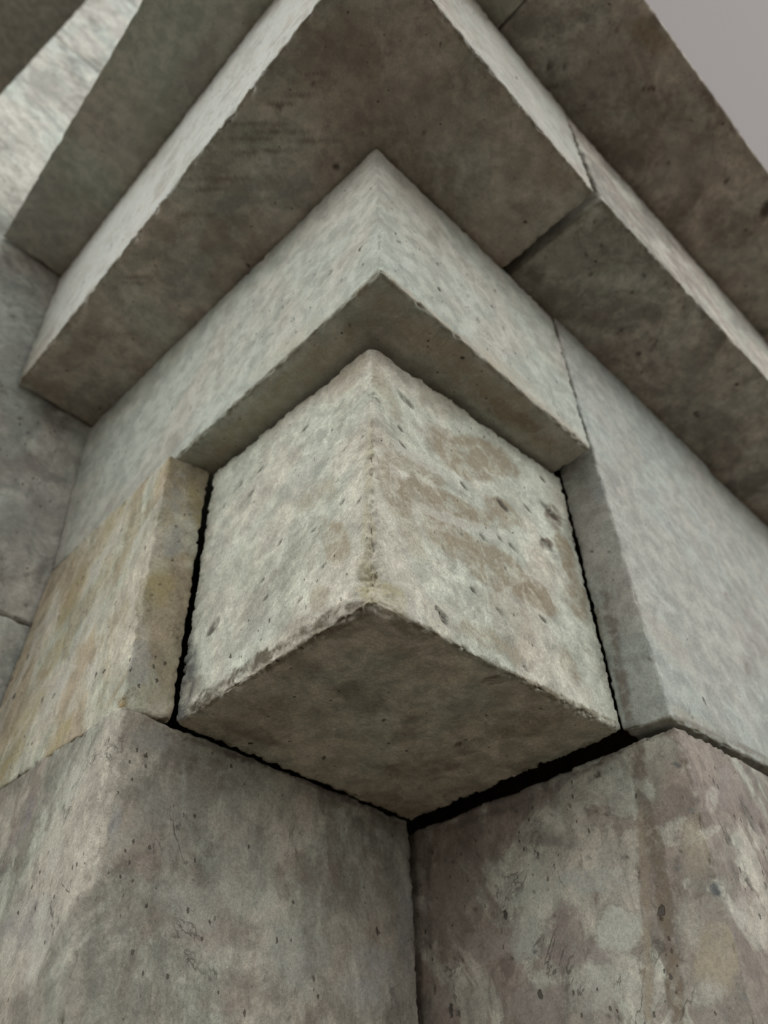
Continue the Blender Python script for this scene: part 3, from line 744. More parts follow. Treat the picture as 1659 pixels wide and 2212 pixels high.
    ([-0.348,0.603,2.005],[0.009,-0.178,0.0],[0.063,0.01,0.0],(0.25,0.2,0.17),0.5,0.8,0.6),
    ([-0.059,-0.373,2.005],[0.229,-0.077,0.0],[0.023,0.12,0.0],(0.36,0.32,0.28),0.5,0.9,0.6),
    ([-0.464,1.417,2.005],[-0.001,-0.205,0.0],[0.063,0.012,0.0],(0.26,0.22,0.19),0.5,0.8,0.6),
    ([0.518,-0.278,2.005],[0.217,-0.028,0.0],[-0.009,0.067,0.0],(0.37,0.325,0.275),0.5,0.9,0.6),
    ([0.454,-0.544,2.005],[0.219,-0.023,0.0],[0.003,0.048,0.0],(0.36,0.31,0.24),0.5,0.9,0.6),
    ([-0.495,0.087,2.005],[0.106,-0.102,0.0],[0.006,0.008,0.0],(0.17,0.13,0.105),0.6,0.9,0.5),
    ([-0.415,0.05,2.005],[0.108,-0.103,0.0],[0.007,0.008,0.0],(0.17,0.13,0.105),0.6,0.9,0.5),
    ([-0.48,0.149,2.005],[0.076,-0.073,0.0],[0.006,0.008,0.0],(0.17,0.13,0.105),0.6,0.9,0.5),
    ([-0.402,0.135,2.005],[0.102,-0.098,0.0],[0.006,0.008,0.0],(0.17,0.13,0.105),0.6,0.9,0.5),
    ([-0.472,0.218,2.005],[0.052,-0.049,0.0],[0.007,0.009,0.0],(0.17,0.13,0.105),0.6,0.9,0.5),
    ([-0.475,0.363,2.005],[0.118,-0.113,0.0],[0.007,0.009,0.0],(0.17,0.13,0.105),0.6,0.9,0.5),
    ([-0.49,0.435,2.005],[0.053,-0.051,0.0],[0.007,0.009,0.0],(0.17,0.13,0.105),0.6,0.9,0.5),
    ([-0.448,0.543,2.005],[0.061,-0.058,0.0],[0.007,0.01,0.0],(0.17,0.13,0.105),0.6,0.9,0.5),
    ([-0.477,0.965,2.005],[0.058,-0.055,0.0],[0.008,0.012,0.0],(0.17,0.13,0.105),0.6,0.9,0.5),
    ([-0.462,0.988,2.005],[0.043,-0.041,0.0],[0.007,0.012,0.0],(0.17,0.13,0.105),0.6,0.9,0.5),
    ([-0.456,-0.095,2.005],[0.061,-0.059,0.0],[0.006,0.007,0.0],(0.17,0.13,0.105),0.6,0.9,0.5),
    ([-0.478,-0.029,2.005],[0.055,-0.053,0.0],[0.006,0.008,0.0],(0.17,0.13,0.105),0.6,0.9,0.5),
    ([-0.297,-0.015,2.005],[0.102,-0.097,0.0],[0.007,0.008,0.0],(0.17,0.13,0.105),0.6,0.9,0.5),
    ([-0.454,-0.196,2.005],[0.048,-0.046,0.0],[0.006,0.007,0.0],(0.17,0.13,0.105),0.6,0.9,0.5),
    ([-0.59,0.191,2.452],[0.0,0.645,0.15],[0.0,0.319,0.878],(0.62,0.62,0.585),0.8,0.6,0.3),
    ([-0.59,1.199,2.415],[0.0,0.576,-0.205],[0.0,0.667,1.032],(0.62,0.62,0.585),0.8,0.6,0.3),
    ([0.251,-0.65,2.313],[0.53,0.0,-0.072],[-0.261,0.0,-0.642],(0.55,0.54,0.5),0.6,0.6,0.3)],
'slab1r': [([1.012,-0.25,2.005],[0.2,-0.088,0.0],[0.034,0.103,0.0],(0.22,0.185,0.16),0.6,0.7,0.6),
    ([0.774,-0.251,2.005],[0.056,-0.022,0.0],[0.021,0.043,0.0],(0.15,0.12,0.1),0.6,0.8,0.6),
    ([1.81,-0.422,2.005],[0.318,-0.055,0.0],[0.037,0.125,0.0],(0.36,0.33,0.29),0.5,0.9,0.6),
    ([0.807,-0.375,2.005],[0.125,-0.057,0.0],[0.059,0.068,0.0],(0.42,0.38,0.335),0.6,0.8,0.6),
    ([2.221,-0.348,2.005],[0.233,-0.037,0.0],[0.037,0.1,0.0],(0.25,0.22,0.19),0.5,0.8,0.6)],
'slab2': [([-0.696,0.753,2.938],[-0.022,-0.266,0.0],[0.093,-0.017,0.0],(0.32,0.325,0.265),0.5,0.9,0.5),
    ([-0.785,1.485,2.938],[-0.008,-0.296,0.0],[0.1,-0.01,0.0],(0.31,0.31,0.25),0.5,0.9,0.5),
    ([-0.672,0.443,2.938],[-0.012,-0.23,0.0],[0.089,-0.02,0.0],(0.3,0.26,0.235),0.5,0.9,0.6)],
'slab2r': [([0.725,-1.104,2.938],[0.145,-0.033,0.0],[0.011,0.056,0.0],(0.3,0.235,0.16),0.65,0.8,0.6),
    ([0.904,-1.237,2.938],[0.221,-0.02,0.0],[0.006,0.032,0.0],(0.25,0.21,0.15),0.5,0.8,0.6),
    ([1.051,-0.766,2.938],[0.267,-0.128,0.0],[0.011,0.117,0.0],(0.24,0.2,0.165),0.6,0.8,0.6),
    ([1.902,-0.89,2.938],[0.216,-0.053,0.0],[0.072,0.123,0.0],(0.24,0.205,0.17),0.6,0.8,0.6),
    ([1.1,-0.999,2.938],[0.158,-0.06,0.0],[0.028,0.095,0.0],(0.26,0.22,0.18),0.5,0.8,0.7),
    ([0.614,-0.877,2.938],[0.162,-0.044,0.0],[0.021,0.12,0.0],(0.41,0.375,0.33),0.5,0.9,0.6),
    ([1.395,-0.902,2.938],[0.235,-0.054,0.0],[0.04,0.132,0.0],(0.41,0.375,0.33),0.5,0.9,0.6),
    ([1.169,-1.184,2.938],[0.136,0.05,0.0],[-0.029,0.058,0.0],(0.21,0.17,0.13),0.6,0.8,0.6),
    ([1.537,-1.136,2.938],[0.217,-0.041,0.0],[0.019,0.041,0.0],(0.38,0.34,0.29),0.5,0.8,0.6)],
'wall': [([-0.331,1.86,1.966],[0.12,0.0,0.131],[0.043,0.0,-0.169],(0.22,0.17,0.17),0.5,0.9,0.6),
    ([-0.603,1.86,2.242],[0.12,0.0,0.111],[0.034,0.0,-0.119],(0.33,0.32,0.31),0.5,0.8,0.7),
    ([-0.399,1.86,1.303],[0.091,0.0,0.056],[0.04,0.0,-0.136],(0.36,0.35,0.33),0.5,0.8,0.7),
    ([-0.248,1.86,0.79],[0.052,0.0,0.024],[0.011,0.0,-0.036],(0.16,0.14,0.14),0.8,0.6,0.6),
    ([-0.433,1.86,1.567],[0.154,0.0,0.108],[0.029,0.0,-0.099],(0.34,0.3,0.28),0.5,0.8,0.7),
    ([-0.264,1.86,1.444],[0.078,0.0,0.05],[0.039,0.0,-0.145],(0.36,0.35,0.33),0.5,0.8,0.7),
    ([-1.14,1.86,4.696],[0.109,0.0,-0.034],[-0.001,0.0,-0.235],(0.42,0.4,0.36),0.5,0.8,0.7),
    ([-1.063,1.86,3.961],[0.109,0.0,0.044],[0.009,0.0,-0.239],(0.43,0.41,0.37),0.5,0.8,0.7)],
}
# pits: centre, two half-axes, depth, strength of dirt and hole shade put into the colour
PT = {'block': [([0.0,0.715,0.289],[0.0,-0.024,-0.012],[0.0,-0.004,-0.022],0.006,0.85),
    ([0.0,0.255,0.385],[0.0,-0.009,-0.005],[0.0,-0.001,-0.009],0.0034,0.85),
    ([0.0,0.413,0.437],[0.0,-0.009,-0.005],[0.0,-0.001,-0.01],0.0034,0.85),
    ([0.0,0.202,0.222],[0.0,-0.008,-0.004],[0.0,-0.001,-0.008],0.0034,0.85),
    ([0.0,0.293,0.158],[0.0,-0.008,-0.005],[0.0,0.0,-0.008],0.0034,0.85),
    ([0.0,0.481,0.332],[0.0,-0.007,-0.004],[0.0,-0.001,-0.007],0.0026,0.85),
    ([0.0,0.337,0.889],[0.0,-0.01,-0.008],[0.0,-0.001,-0.012],0.0034,0.85),
    ([0.0,0.137,0.632],[0.0,-0.006,-0.005],[0.0,0.0,-0.008],0.0026,0.85),
    ([0.0,0.137,0.413],[0.0,-0.008,-0.005],[0.0,0.0,-0.009],0.0034,0.85),
    ([0.0,0.067,0.371],[0.0,-0.007,-0.005],[0.0,0.0,-0.009],0.0034,0.85),
    ([0.0,0.6,0.774],[0.0,-0.008,-0.006],[0.0,-0.001,-0.009],0.0026,0.85),
    ([0.0,0.684,0.867],[0.0,-0.015,-0.011],[0.0,-0.003,-0.017],0.0042,0.85),
    ([0.0,0.565,0.862],[0.0,-0.008,-0.006],[0.0,-0.001,-0.01],0.0026,0.85),
    ([0.0,0.458,0.256],[0.0,-0.009,-0.005],[0.0,-0.001,-0.009],0.0034,0.85),
    ([0.0,0.16,0.515],[0.0,-0.005,-0.004],[0.0,0.0,-0.007],0.0022,0.85),
    ([0.154,0.005,0.871],[0.018,0.0,0.015],[-0.002,0.0,-0.021],0.006,0.85),
    ([0.029,0.005,0.775],[0.008,0.0,0.007],[0.0,0.0,-0.01],0.0034,0.85),
    ([0.123,0.005,0.711],[0.008,0.0,0.006],[-0.001,0.0,-0.01],0.0034,0.85),
    ([0.127,0.005,0.642],[0.008,0.0,0.006],[-0.001,0.0,-0.01],0.0034,0.85),
    ([0.393,0.005,0.644],[0.011,0.0,0.007],[-0.002,0.0,-0.011],0.0038,0.85),
    ([0.455,0.005,0.463],[0.012,0.0,0.007],[-0.002,0.0,-0.011],0.0042,0.85),
    ([0.346,0.005,0.419],[0.009,0.0,0.005],[-0.001,0.0,-0.009],0.0034,0.85),
    ([0.373,0.005,0.223],[0.009,0.0,0.005],[-0.002,0.0,-0.009],0.0038,0.85),
    ([0.482,0.005,0.202],[0.014,0.0,0.007],[-0.002,0.0,-0.012],0.005,0.85),
    ([0.585,0.005,0.676],[0.019,0.0,0.013],[-0.003,0.0,-0.018],0.0058,0.85),
    ([0.732,0.005,0.748],[0.012,0.0,0.007],[-0.003,0.0,-0.011],0.0034,0.85),
    ([0.87,0.005,0.984],[0.012,0.0,0.008],[-0.002,0.0,-0.011],0.003,0.85),
    ([0.564,0.005,0.048],[0.011,0.0,0.005],[-0.002,0.0,-0.009],0.0042,0.85),
    ([1.024,0.005,0.232],[0.025,0.0,0.01],[-0.006,0.0,-0.017],0.006,0.85),
    ([0.215,0.005,0.092],[0.006,0.0,0.002],[0.0,0.0,-0.005],0.0026,0.85),
    ([0.598,0.005,0.506],[0.01,0.0,0.006],[-0.002,0.0,-0.01],0.0034,0.85),
    ([0.543,0.005,0.509],[0.01,0.0,0.006],[-0.002,0.0,-0.009],0.0034,0.85),
    ([0.697,0.005,0.274],[0.014,0.0,0.007],[-0.002,0.0,-0.01],0.0042,0.85),
    ([0.239,0.005,0.065],[0.012,0.0,0.011],[0.016,0.0,-0.017],0.0058,0.85),
    ([0.232,0.005,0.081],[0.019,0.0,0.009],[-0.001,0.0,-0.008],0.0042,0.85),
    ([0.87,0.005,0.822],[0.027,0.0,0.017],[-0.005,0.0,-0.021],0.006,0.85),
    ([0.801,0.005,0.63],[0.022,0.0,0.013],[-0.004,0.0,-0.016],0.0058,0.85),
    ([0.418,0.416,0.003],[0.006,-0.005,0.0],[0.006,0.006,0.0],0.0026,0.85),
    ([0.691,0.371,0.003],[0.009,-0.007,0.0],[0.012,0.011,0.0],0.0042,0.85),
    ([0.003,0.292,0.003],[0.004,-0.003,0.0],[0.004,0.005,0.0],0.0026,0.85),
    ([0.474,0.035,0.003],[0.009,-0.008,0.0],[0.009,0.008,0.0],0.0042,0.85),
    ([0.45,0.715,0.003],[0.005,-0.004,0.0],[0.009,0.009,0.0],0.0034,0.85)],
'corbel': [([-0.038,-0.17,1.371],[0.006,0.0,-0.003],[-0.006,0.0,-0.014],0.0028,0.85),
    ([0.168,-0.17,1.478],[0.006,0.0,-0.003],[-0.007,0.0,-0.015],0.0028,0.85),
    ([0.36,-0.17,1.327],[0.009,0.0,-0.004],[-0.013,0.0,-0.021],0.004,0.85),
    ([0.531,-0.17,1.439],[0.007,0.0,-0.003],[-0.009,0.0,-0.016],0.0028,0.85),
    ([0.318,-0.17,1.476],[0.006,0.0,-0.002],[-0.008,0.0,-0.015],0.0028,0.85),
    ([0.532,-0.17,1.7],[0.007,0.0,-0.003],[-0.011,0.0,-0.018],0.0028,0.85),
    ([0.927,-0.17,1.26],[0.007,0.0,-0.003],[-0.012,0.0,-0.015],0.0028,0.85),
    ([0.326,-0.17,1.439],[0.006,0.0,-0.003],[-0.009,0.0,-0.016],0.0028,0.85),
    ([0.283,-0.17,1.499],[0.006,0.0,-0.002],[-0.008,0.0,-0.015],0.0028,0.85),
    ([0.007,-0.17,1.543],[0.004,0.0,-0.001],[-0.005,0.0,-0.011],0.0021,0.85),
    ([0.055,-0.17,1.564],[0.005,0.0,-0.001],[-0.005,0.0,-0.011],0.0021,0.85),
    ([-0.14,0.053,1.356],[0.0,-0.007,0.002],[0.0,-0.007,-0.014],0.003,0.85),
    ([-0.14,0.187,1.581],[0.0,-0.005,0.001],[0.0,-0.005,-0.01],0.0019,0.85),
    ([-0.14,0.321,1.428],[0.0,-0.006,0.002],[0.0,-0.007,-0.013],0.0024,0.85),
    ([-0.14,0.295,1.429],[0.0,-0.007,0.001],[0.0,-0.007,-0.013],0.0024,0.85),
    ([-0.14,1.029,1.46],[0.0,-0.006,0.001],[0.0,-0.008,-0.011],0.0019,0.85),
    ([-0.14,0.876,1.328],[0.0,-0.006,0.002],[0.0,-0.008,-0.01],0.0019,0.85),
    ([-0.14,0.947,1.715],[0.0,-0.007,0.001],[0.0,-0.01,-0.014],0.0022,0.85),
    ([-0.14,0.527,1.695],[0.0,-0.006,0.001],[0.0,-0.007,-0.013],0.0022,0.85),
    ([-0.14,0.362,1.306],[0.0,-0.004,0.001],[0.0,-0.005,-0.009],0.0019,0.85),
    ([-0.14,0.065,1.348],[0.0,-0.005,0.002],[0.0,-0.004,-0.008],0.0019,0.85),
    ([-0.077,0.032,1.07],[0.004,-0.004,0.0],[0.004,0.004,0.0],0.0026,0.85),
    ([0.105,-0.086,1.07],[0.014,-0.012,0.0],[0.012,0.012,0.0],0.002,0.15),
    ([0.031,-0.065,1.07],[0.003,-0.003,0.0],[0.004,0.004,0.0],0.0026,0.85)],
'pierLU': [([-0.154,0.86,0.738],[0.004,0.0,0.002],[0.001,0.0,-0.005],0.0022,0.85),
    ([-0.094,0.86,0.677],[0.005,0.0,0.003],[0.001,0.0,-0.006],0.0026,0.85),
    ([-0.107,0.86,0.569],[0.005,0.0,0.003],[0.001,0.0,-0.005],0.0026,0.85),
    ([-0.131,0.86,0.472],[0.005,0.0,0.002],[0.001,0.0,-0.005],0.0026,0.85),
    ([-0.062,0.86,0.386],[0.005,0.0,0.003],[0.001,0.0,-0.004],0.0026,0.85),
    ([-0.102,0.86,0.351],[0.005,0.0,0.002],[0.001,0.0,-0.005],0.0026,0.85),
    ([-0.155,0.86,0.513],[0.004,0.0,0.003],[0.001,0.0,-0.004],0.0022,0.85),
    ([-0.066,0.86,0.685],[0.004,0.0,0.002],[0.0,0.0,-0.005],0.0022,0.85),
    ([-0.15,0.86,0.692],[0.004,0.0,0.003],[0.001,0.0,-0.005],0.0022,0.85),
    ([-0.039,0.86,0.021],[0.013,0.0,0.005],[0.002,0.0,-0.012],0.006,0.85),
    ([-0.154,0.86,0.581],[0.004,0.0,0.002],[0.001,0.0,-0.005],0.0022,0.85),
    ([-0.11,0.86,0.732],[0.003,0.0,0.002],[0.0,0.0,-0.004],0.0018,0.85),
    ([-0.15,0.86,0.416],[0.004,0.0,0.002],[0.001,0.0,-0.004],0.0022,0.85),
    ([-0.152,0.86,0.36],[0.004,0.0,0.002],[0.001,0.0,-0.004],0.0022,0.85),
    ([-0.088,0.86,0.44],[0.004,0.0,0.002],[0.001,0.0,-0.004],0.0022,0.85),
    ([-0.038,0.86,0.3],[0.004,0.0,0.002],[0.001,0.0,-0.004],0.0022,0.85),
    ([-0.155,0.86,0.216],[0.004,0.0,0.002],[0.001,0.0,-0.004],0.0022,0.85),
    ([-0.062,0.86,0.181],[0.004,0.0,0.002],[0.001,0.0,-0.004],0.0022,0.85)],
'pierLL': [([-0.179,0.862,-0.694],[0.007,0.0,0.001],[0.001,0.0,-0.005],0.005,0.85),
    ([-0.098,0.862,-0.451],[0.007,0.0,0.001],[0.002,0.0,-0.009],0.0042,0.85),
    ([-0.175,0.862,-0.494],[0.007,0.0,0.002],[0.001,0.0,-0.006],0.005,0.85),
    ([-0.173,0.862,-0.519],[0.008,0.0,0.001],[0.002,0.0,-0.005],0.0042,0.85),
    ([-0.186,0.862,-0.371],[0.004,0.0,0.001],[0.002,0.0,-0.008],0.0034,0.85),
    ([-0.046,0.862,-0.171],[0.005,0.0,0.001],[0.001,0.0,-0.003],0.0026,0.85),
    ([-0.0,0.862,-0.671],[0.005,0.0,0.001],[0.001,0.0,-0.004],0.0034,0.85),
    ([0.48,0.862,-0.668],[0.006,0.0,0.001],[0.0,0.0,-0.005],0.0034,0.85),
    ([0.592,0.862,-0.42],[0.004,0.0,0.001],[0.0,0.0,-0.006],0.0018,0.85),
    ([0.791,0.862,-0.398],[0.004,0.0,0.001],[0.0,0.0,-0.013],0.0018,0.85),
    ([0.267,0.862,-0.229],[0.005,0.0,0.001],[0.001,0.0,-0.005],0.0026,0.85),
    ([-0.184,0.862,-0.644],[0.015,0.0,0.0],[0.0,0.0,-0.003],0.0026,0.85),
    ([-0.179,0.862,-0.576],[0.01,0.0,0.002],[0.001,0.0,-0.003],0.0034,0.85),
    ([-0.178,1.42,-0.244],[0.0,-0.014,-0.004],[0.0,-0.01,-0.016],0.0034,0.85),
    ([-0.178,1.12,-0.455],[0.0,-0.009,-0.002],[0.0,-0.006,-0.01],0.0026,0.85),
    ([-0.178,0.974,-0.516],[0.0,-0.008,-0.001],[0.0,-0.004,-0.008],0.0026,0.85)],
'pierRU': [([1.0,-0.123,0.641],[0.0,-0.007,-0.004],[0.0,0.002,-0.007],0.0034,0.85),
    ([1.0,-0.062,0.677],[0.0,-0.007,-0.004],[0.0,0.001,-0.007],0.0034,0.85),
    ([1.0,-0.158,0.192],[0.0,-0.003,-0.002],[0.0,0.001,-0.004],0.0022,0.85),
    ([1.0,-0.116,0.033],[0.0,-0.005,-0.002],[0.0,0.001,-0.005],0.003,0.85),
    ([1.0,-0.19,0.036],[0.0,-0.004,-0.002],[0.0,0.001,-0.004],0.0026,0.85),
    ([1.0,-0.119,0.01],[0.0,-0.004,-0.001],[0.0,0.001,-0.003],0.0022,0.85),
    ([1.0,-0.165,0.583],[0.0,-0.003,-0.002],[0.0,0.001,-0.004],0.0018,0.85),
    ([1.762,-0.17,0.452],[0.021,0.0,0.011],[-0.006,0.0,-0.026],0.0034,0.5),
    ([1.149,-0.17,0.045],[0.011,0.0,0.003],[-0.003,0.0,-0.006],0.0026,0.85)],
'pierRL': [([1.01,0.607,-0.185],[0.0,-0.008,-0.002],[0.0,0.001,-0.006],0.0034,0.85),
    ([1.01,0.631,-0.346],[0.0,-0.008,-0.002],[0.0,0.0,-0.007],0.0034,0.85),
    ([1.01,0.076,-0.338],[0.0,-0.007,-0.002],[0.0,0.001,-0.006],0.0042,0.85),
    ([1.01,0.024,-0.48],[0.0,-0.006,-0.002],[0.0,0.002,-0.007],0.0042,0.85),
    ([1.01,0.047,-0.303],[0.0,-0.006,-0.002],[0.0,0.001,-0.005],0.0034,0.85),
    ([1.01,0.424,-0.511],[0.0,-0.008,-0.002],[0.0,0.001,-0.007],0.0042,0.85),
    ([1.01,0.512,-0.51],[0.0,-0.009,-0.001],[0.0,0.001,-0.006],0.0042,0.85),
    ([1.01,0.421,-0.304],[0.0,-0.005,-0.001],[0.0,0.001,-0.006],0.0026,0.85),
    ([1.01,0.406,-0.344],[0.0,-0.005,-0.001],[0.0,0.001,-0.006],0.0026,0.85),
    ([1.01,0.346,-0.433],[0.0,-0.005,-0.001],[0.0,0.001,-0.006],0.0026,0.85),
    ([1.01,0.414,-0.213],[0.0,-0.007,-0.002],[0.0,0.001,-0.005],0.0034,0.85),
    ([1.01,0.413,-0.231],[0.0,-0.007,-0.002],[0.0,0.001,-0.006],0.0034,0.85),
    ([1.01,0.379,-0.253],[0.0,-0.013,-0.003],[0.0,0.001,-0.005],0.0034,0.85),
    ([1.01,0.432,-0.097],[0.0,-0.005,-0.002],[0.0,0.002,-0.007],0.0026,0.85),
    ([1.01,0.301,-0.144],[0.0,-0.005,-0.001],[0.0,0.001,-0.007],0.0026,0.85),
    ([1.01,0.142,-0.185],[0.0,-0.005,-0.001],[0.0,0.001,-0.004],0.0026,0.85),
    ([1.01,0.821,-0.537],[0.0,-0.005,0.0],[0.0,0.001,-0.017],0.0022,0.85),
    ([1.01,0.525,-0.591],[0.0,-0.005,-0.001],[0.0,0.001,-0.011],0.0022,0.85),
    ([1.01,0.555,-0.62],[0.0,-0.004,-0.001],[0.0,0.001,-0.009],0.0022,0.85),
    ([1.01,0.216,-0.703],[0.0,-0.006,-0.001],[0.0,0.001,-0.005],0.0034,0.85),
    ([1.01,0.174,-0.689],[0.0,-0.005,-0.001],[0.0,0.002,-0.005],0.0034,0.85),
    ([1.01,0.735,-0.614],[0.0,-0.009,-0.002],[0.0,0.001,-0.011],0.0042,0.85),
    ([1.01,0.198,-0.307],[0.0,-0.008,-0.002],[0.0,0.001,-0.005],0.0034,0.85),
    ([1.01,0.27,-0.425],[0.0,-0.004,-0.001],[0.0,0.001,-0.004],0.0026,0.85),
    ([1.01,0.73,-0.465],[0.0,-0.006,-0.001],[0.0,0.0,-0.004],0.0026,0.85),
    ([1.01,0.703,-0.478],[0.0,-0.006,-0.001],[0.0,0.0,-0.004],0.0026,0.85),
    ([1.01,0.578,-0.616],[0.0,-0.005,-0.001],[0.0,0.001,-0.004],0.0026,0.85),
    ([1.01,-0.159,-0.412],[0.0,-0.005,-0.001],[0.0,0.003,-0.009],0.0034,0.85),
    ([1.01,-0.089,-0.371],[0.0,-0.004,-0.001],[0.0,0.001,-0.005],0.0026,0.85),
    ([1.01,-0.072,-0.388],[0.0,-0.005,-0.001],[0.0,0.001,-0.004],0.0034,0.85),
    ([1.01,0.229,-0.141],[0.0,-0.012,-0.004],[0.0,0.001,-0.004],0.0026,0.85),
    ([1.01,0.107,-0.21],[0.0,-0.007,-0.002],[0.0,0.002,-0.006],0.0042,0.85),
    ([1.01,0.111,-0.084],[0.0,-0.008,-0.006],[0.0,0.009,-0.012],0.005,0.85),
    ([1.01,0.189,-0.711],[0.0,-0.004,-0.001],[0.0,0.0,-0.003],0.0026,0.85),
    ([1.01,-0.083,-0.338],[0.0,-0.004,-0.001],[0.0,0.001,-0.003],0.0026,0.85),
    ([1.324,-0.175,-0.207],[0.022,0.0,0.008],[-0.013,0.0,-0.048],0.005,0.85),
    ([1.15,-0.175,-0.333],[0.016,0.0,0.006],[0.002,0.0,-0.011],0.0042,0.85),
    ([1.195,-0.175,-0.436],[0.013,0.0,0.003],[-0.005,0.0,-0.008],0.0034,0.85),
    ([1.41,-0.175,-0.234],[0.015,0.0,0.005],[-0.003,0.0,-0.017],0.0034,0.85)],
'slab1': [([-0.437,-0.163,2.005],[0.007,-0.007,0.0],[0.006,0.007,0.0],0.005,0.85),
    ([-0.47,-0.019,2.005],[0.006,-0.006,0.0],[0.005,0.006,0.0],0.0042,0.85),
    ([-0.443,0.856,2.005],[0.006,-0.006,0.0],[0.005,0.007,0.0],0.0034,0.85),
    ([-0.239,0.732,2.005],[0.006,-0.006,0.0],[0.006,0.007,0.0],0.0034,0.85),
    ([-0.429,-0.23,2.005],[0.003,-0.004,0.0],[0.003,0.003,0.0],0.0026,0.85),
    ([-0.367,1.161,2.005],[0.005,-0.004,0.0],[0.004,0.006,0.0],0.0026,0.85),
    ([-0.562,0.792,2.005],[0.004,-0.004,0.0],[0.003,0.004,0.0],0.0022,0.85),
    ([-0.016,-0.326,2.005],[0.008,-0.007,0.0],[0.007,0.007,0.0],0.005,0.85),
    ([-0.06,-0.514,2.005],[0.003,-0.003,0.0],[0.003,0.004,0.0],0.0026,0.85),
    ([-0.199,-0.578,2.005],[0.003,-0.004,0.0],[0.003,0.003,0.0],0.0026,0.85),
    ([0.196,-0.571,2.005],[0.004,-0.004,0.0],[0.004,0.003,0.0],0.0026,0.85),
    ([-0.174,0.004,2.005],[0.012,-0.011,0.0],[0.01,0.011,0.0],0.006,0.85)],
'slab1r': [([0.743,-0.499,2.005],[0.015,-0.026,0.0],[0.015,0.006,0.0],0.0058,0.5),
    ([0.759,-0.564,2.005],[0.007,-0.007,0.0],[0.007,0.005,0.0],0.0034,0.85),
    ([0.859,-0.447,2.005],[0.017,-0.004,0.0],[0.003,0.007,0.0],0.0034,0.85),
    ([1.127,-0.57,2.005],[0.008,-0.007,0.0],[0.008,0.005,0.0],0.0034,0.85),
    ([1.16,-0.49,2.005],[0.006,-0.005,0.0],[0.011,0.007,0.0],0.0034,0.85),
    ([1.307,-0.332,2.005],[0.011,-0.01,0.0],[0.011,0.007,0.0],0.0042,0.85),
    ([1.493,-0.39,2.005],[0.007,-0.005,0.0],[0.035,0.026,0.0],0.0034,0.85),
    ([1.481,-0.314,2.005],[0.013,-0.013,0.0],[0.014,0.009,0.0],0.005,0.85),
    ([1.586,-0.267,2.005],[0.008,-0.008,0.0],[0.008,0.005,0.0],0.0026,0.85),
    ([1.226,-0.609,2.005],[0.008,-0.007,0.0],[0.009,0.005,0.0],0.0034,0.85),
    ([0.953,-0.405,2.005],[0.006,-0.006,0.0],[0.007,0.005,0.0],0.0034,0.85),
    ([0.745,-0.323,2.005],[0.004,-0.004,0.0],[0.005,0.004,0.0],0.0026,0.85),
    ([2.021,-0.314,2.005],[0.011,-0.01,0.0],[0.015,0.008,0.0],0.0042,0.85),
    ([0.869,-0.523,2.005],[0.004,-0.004,0.0],[0.01,0.007,0.0],0.0026,0.85),
    ([1.211,-0.475,2.005],[0.006,-0.006,0.0],[0.008,0.005,0.0],0.0034,0.85),
    ([1.399,-0.599,2.005],[0.006,-0.006,0.0],[0.013,0.007,0.0],0.0034,0.85),
    ([1.977,-0.599,2.005],[0.014,-0.013,0.0],[0.011,0.005,0.0],0.0034,0.4),
    ([1.726,-0.304,2.005],[0.005,-0.005,0.0],[0.008,0.004,0.0],0.0026,0.85),
    ([1.244,-0.368,2.005],[0.004,-0.004,0.0],[0.006,0.005,0.0],0.0026,0.85)],
'slab2': [],
'slab2r': [([0.504,-0.709,2.938],[0.01,-0.009,0.0],[0.02,0.015,0.0],0.005,0.85),
    ([0.566,-0.761,2.938],[0.007,-0.007,0.0],[0.009,0.007,0.0],0.0042,0.85),
    ([0.598,-0.676,2.938],[0.029,-0.028,0.0],[0.009,0.006,0.0],0.0042,0.6),
    ([0.938,-0.983,2.938],[0.037,-0.028,0.0],[0.009,0.008,0.0],0.005,0.85),
    ([1.099,-0.96,2.938],[0.01,-0.01,0.0],[0.012,0.007,0.0],0.005,0.85),
    ([1.197,-0.969,2.938],[0.008,-0.008,0.0],[0.01,0.006,0.0],0.0042,0.85),
    ([1.625,-1.011,2.938],[0.012,-0.012,0.0],[0.011,0.006,0.0],0.0042,0.85),
    ([1.918,-1.089,2.938],[0.026,-0.025,0.0],[0.066,0.032,0.0],0.006,0.85),
    ([0.601,-1.018,2.938],[0.008,-0.008,0.0],[0.011,0.007,0.0],0.0042,0.85),
    ([1.286,-0.806,2.938],[0.007,-0.007,0.0],[0.009,0.005,0.0],0.0034,0.85),
    ([1.317,-0.852,2.938],[0.009,-0.008,0.0],[0.011,0.006,0.0],0.0042,0.85),
    ([1.472,-0.891,2.938],[0.007,-0.007,0.0],[0.009,0.005,0.0],0.0034,0.85),
    ([0.628,-0.841,2.938],[0.006,-0.006,0.0],[0.006,0.004,0.0],0.0034,0.85)],
'wall': [([-0.43,1.86,1.766],[0.009,0.0,0.007],[0.003,0.0,-0.014],0.0042,0.85),
    ([-0.49,1.86,1.831],[0.007,0.0,0.006],[0.003,0.0,-0.011],0.0034,0.85),
    ([-0.62,1.86,1.938],[0.007,0.0,0.006],[0.003,0.0,-0.011],0.0034,0.85),
    ([-0.713,1.86,2.452],[0.008,0.0,0.007],[0.004,0.0,-0.013],0.0034,0.85),
    ([-0.358,1.86,1.06],[0.009,0.0,0.005],[0.003,0.0,-0.01],0.0042,0.85),
    ([-0.241,1.86,1.029],[0.008,0.0,0.004],[0.003,0.0,-0.008],0.0034,0.85),
    ([-0.197,1.86,0.524],[0.016,0.0,0.006],[0.007,0.0,-0.026],0.006,0.85),
    ([-0.203,1.86,0.896],[0.009,0.0,0.005],[0.003,0.0,-0.01],0.0042,0.85)],
}
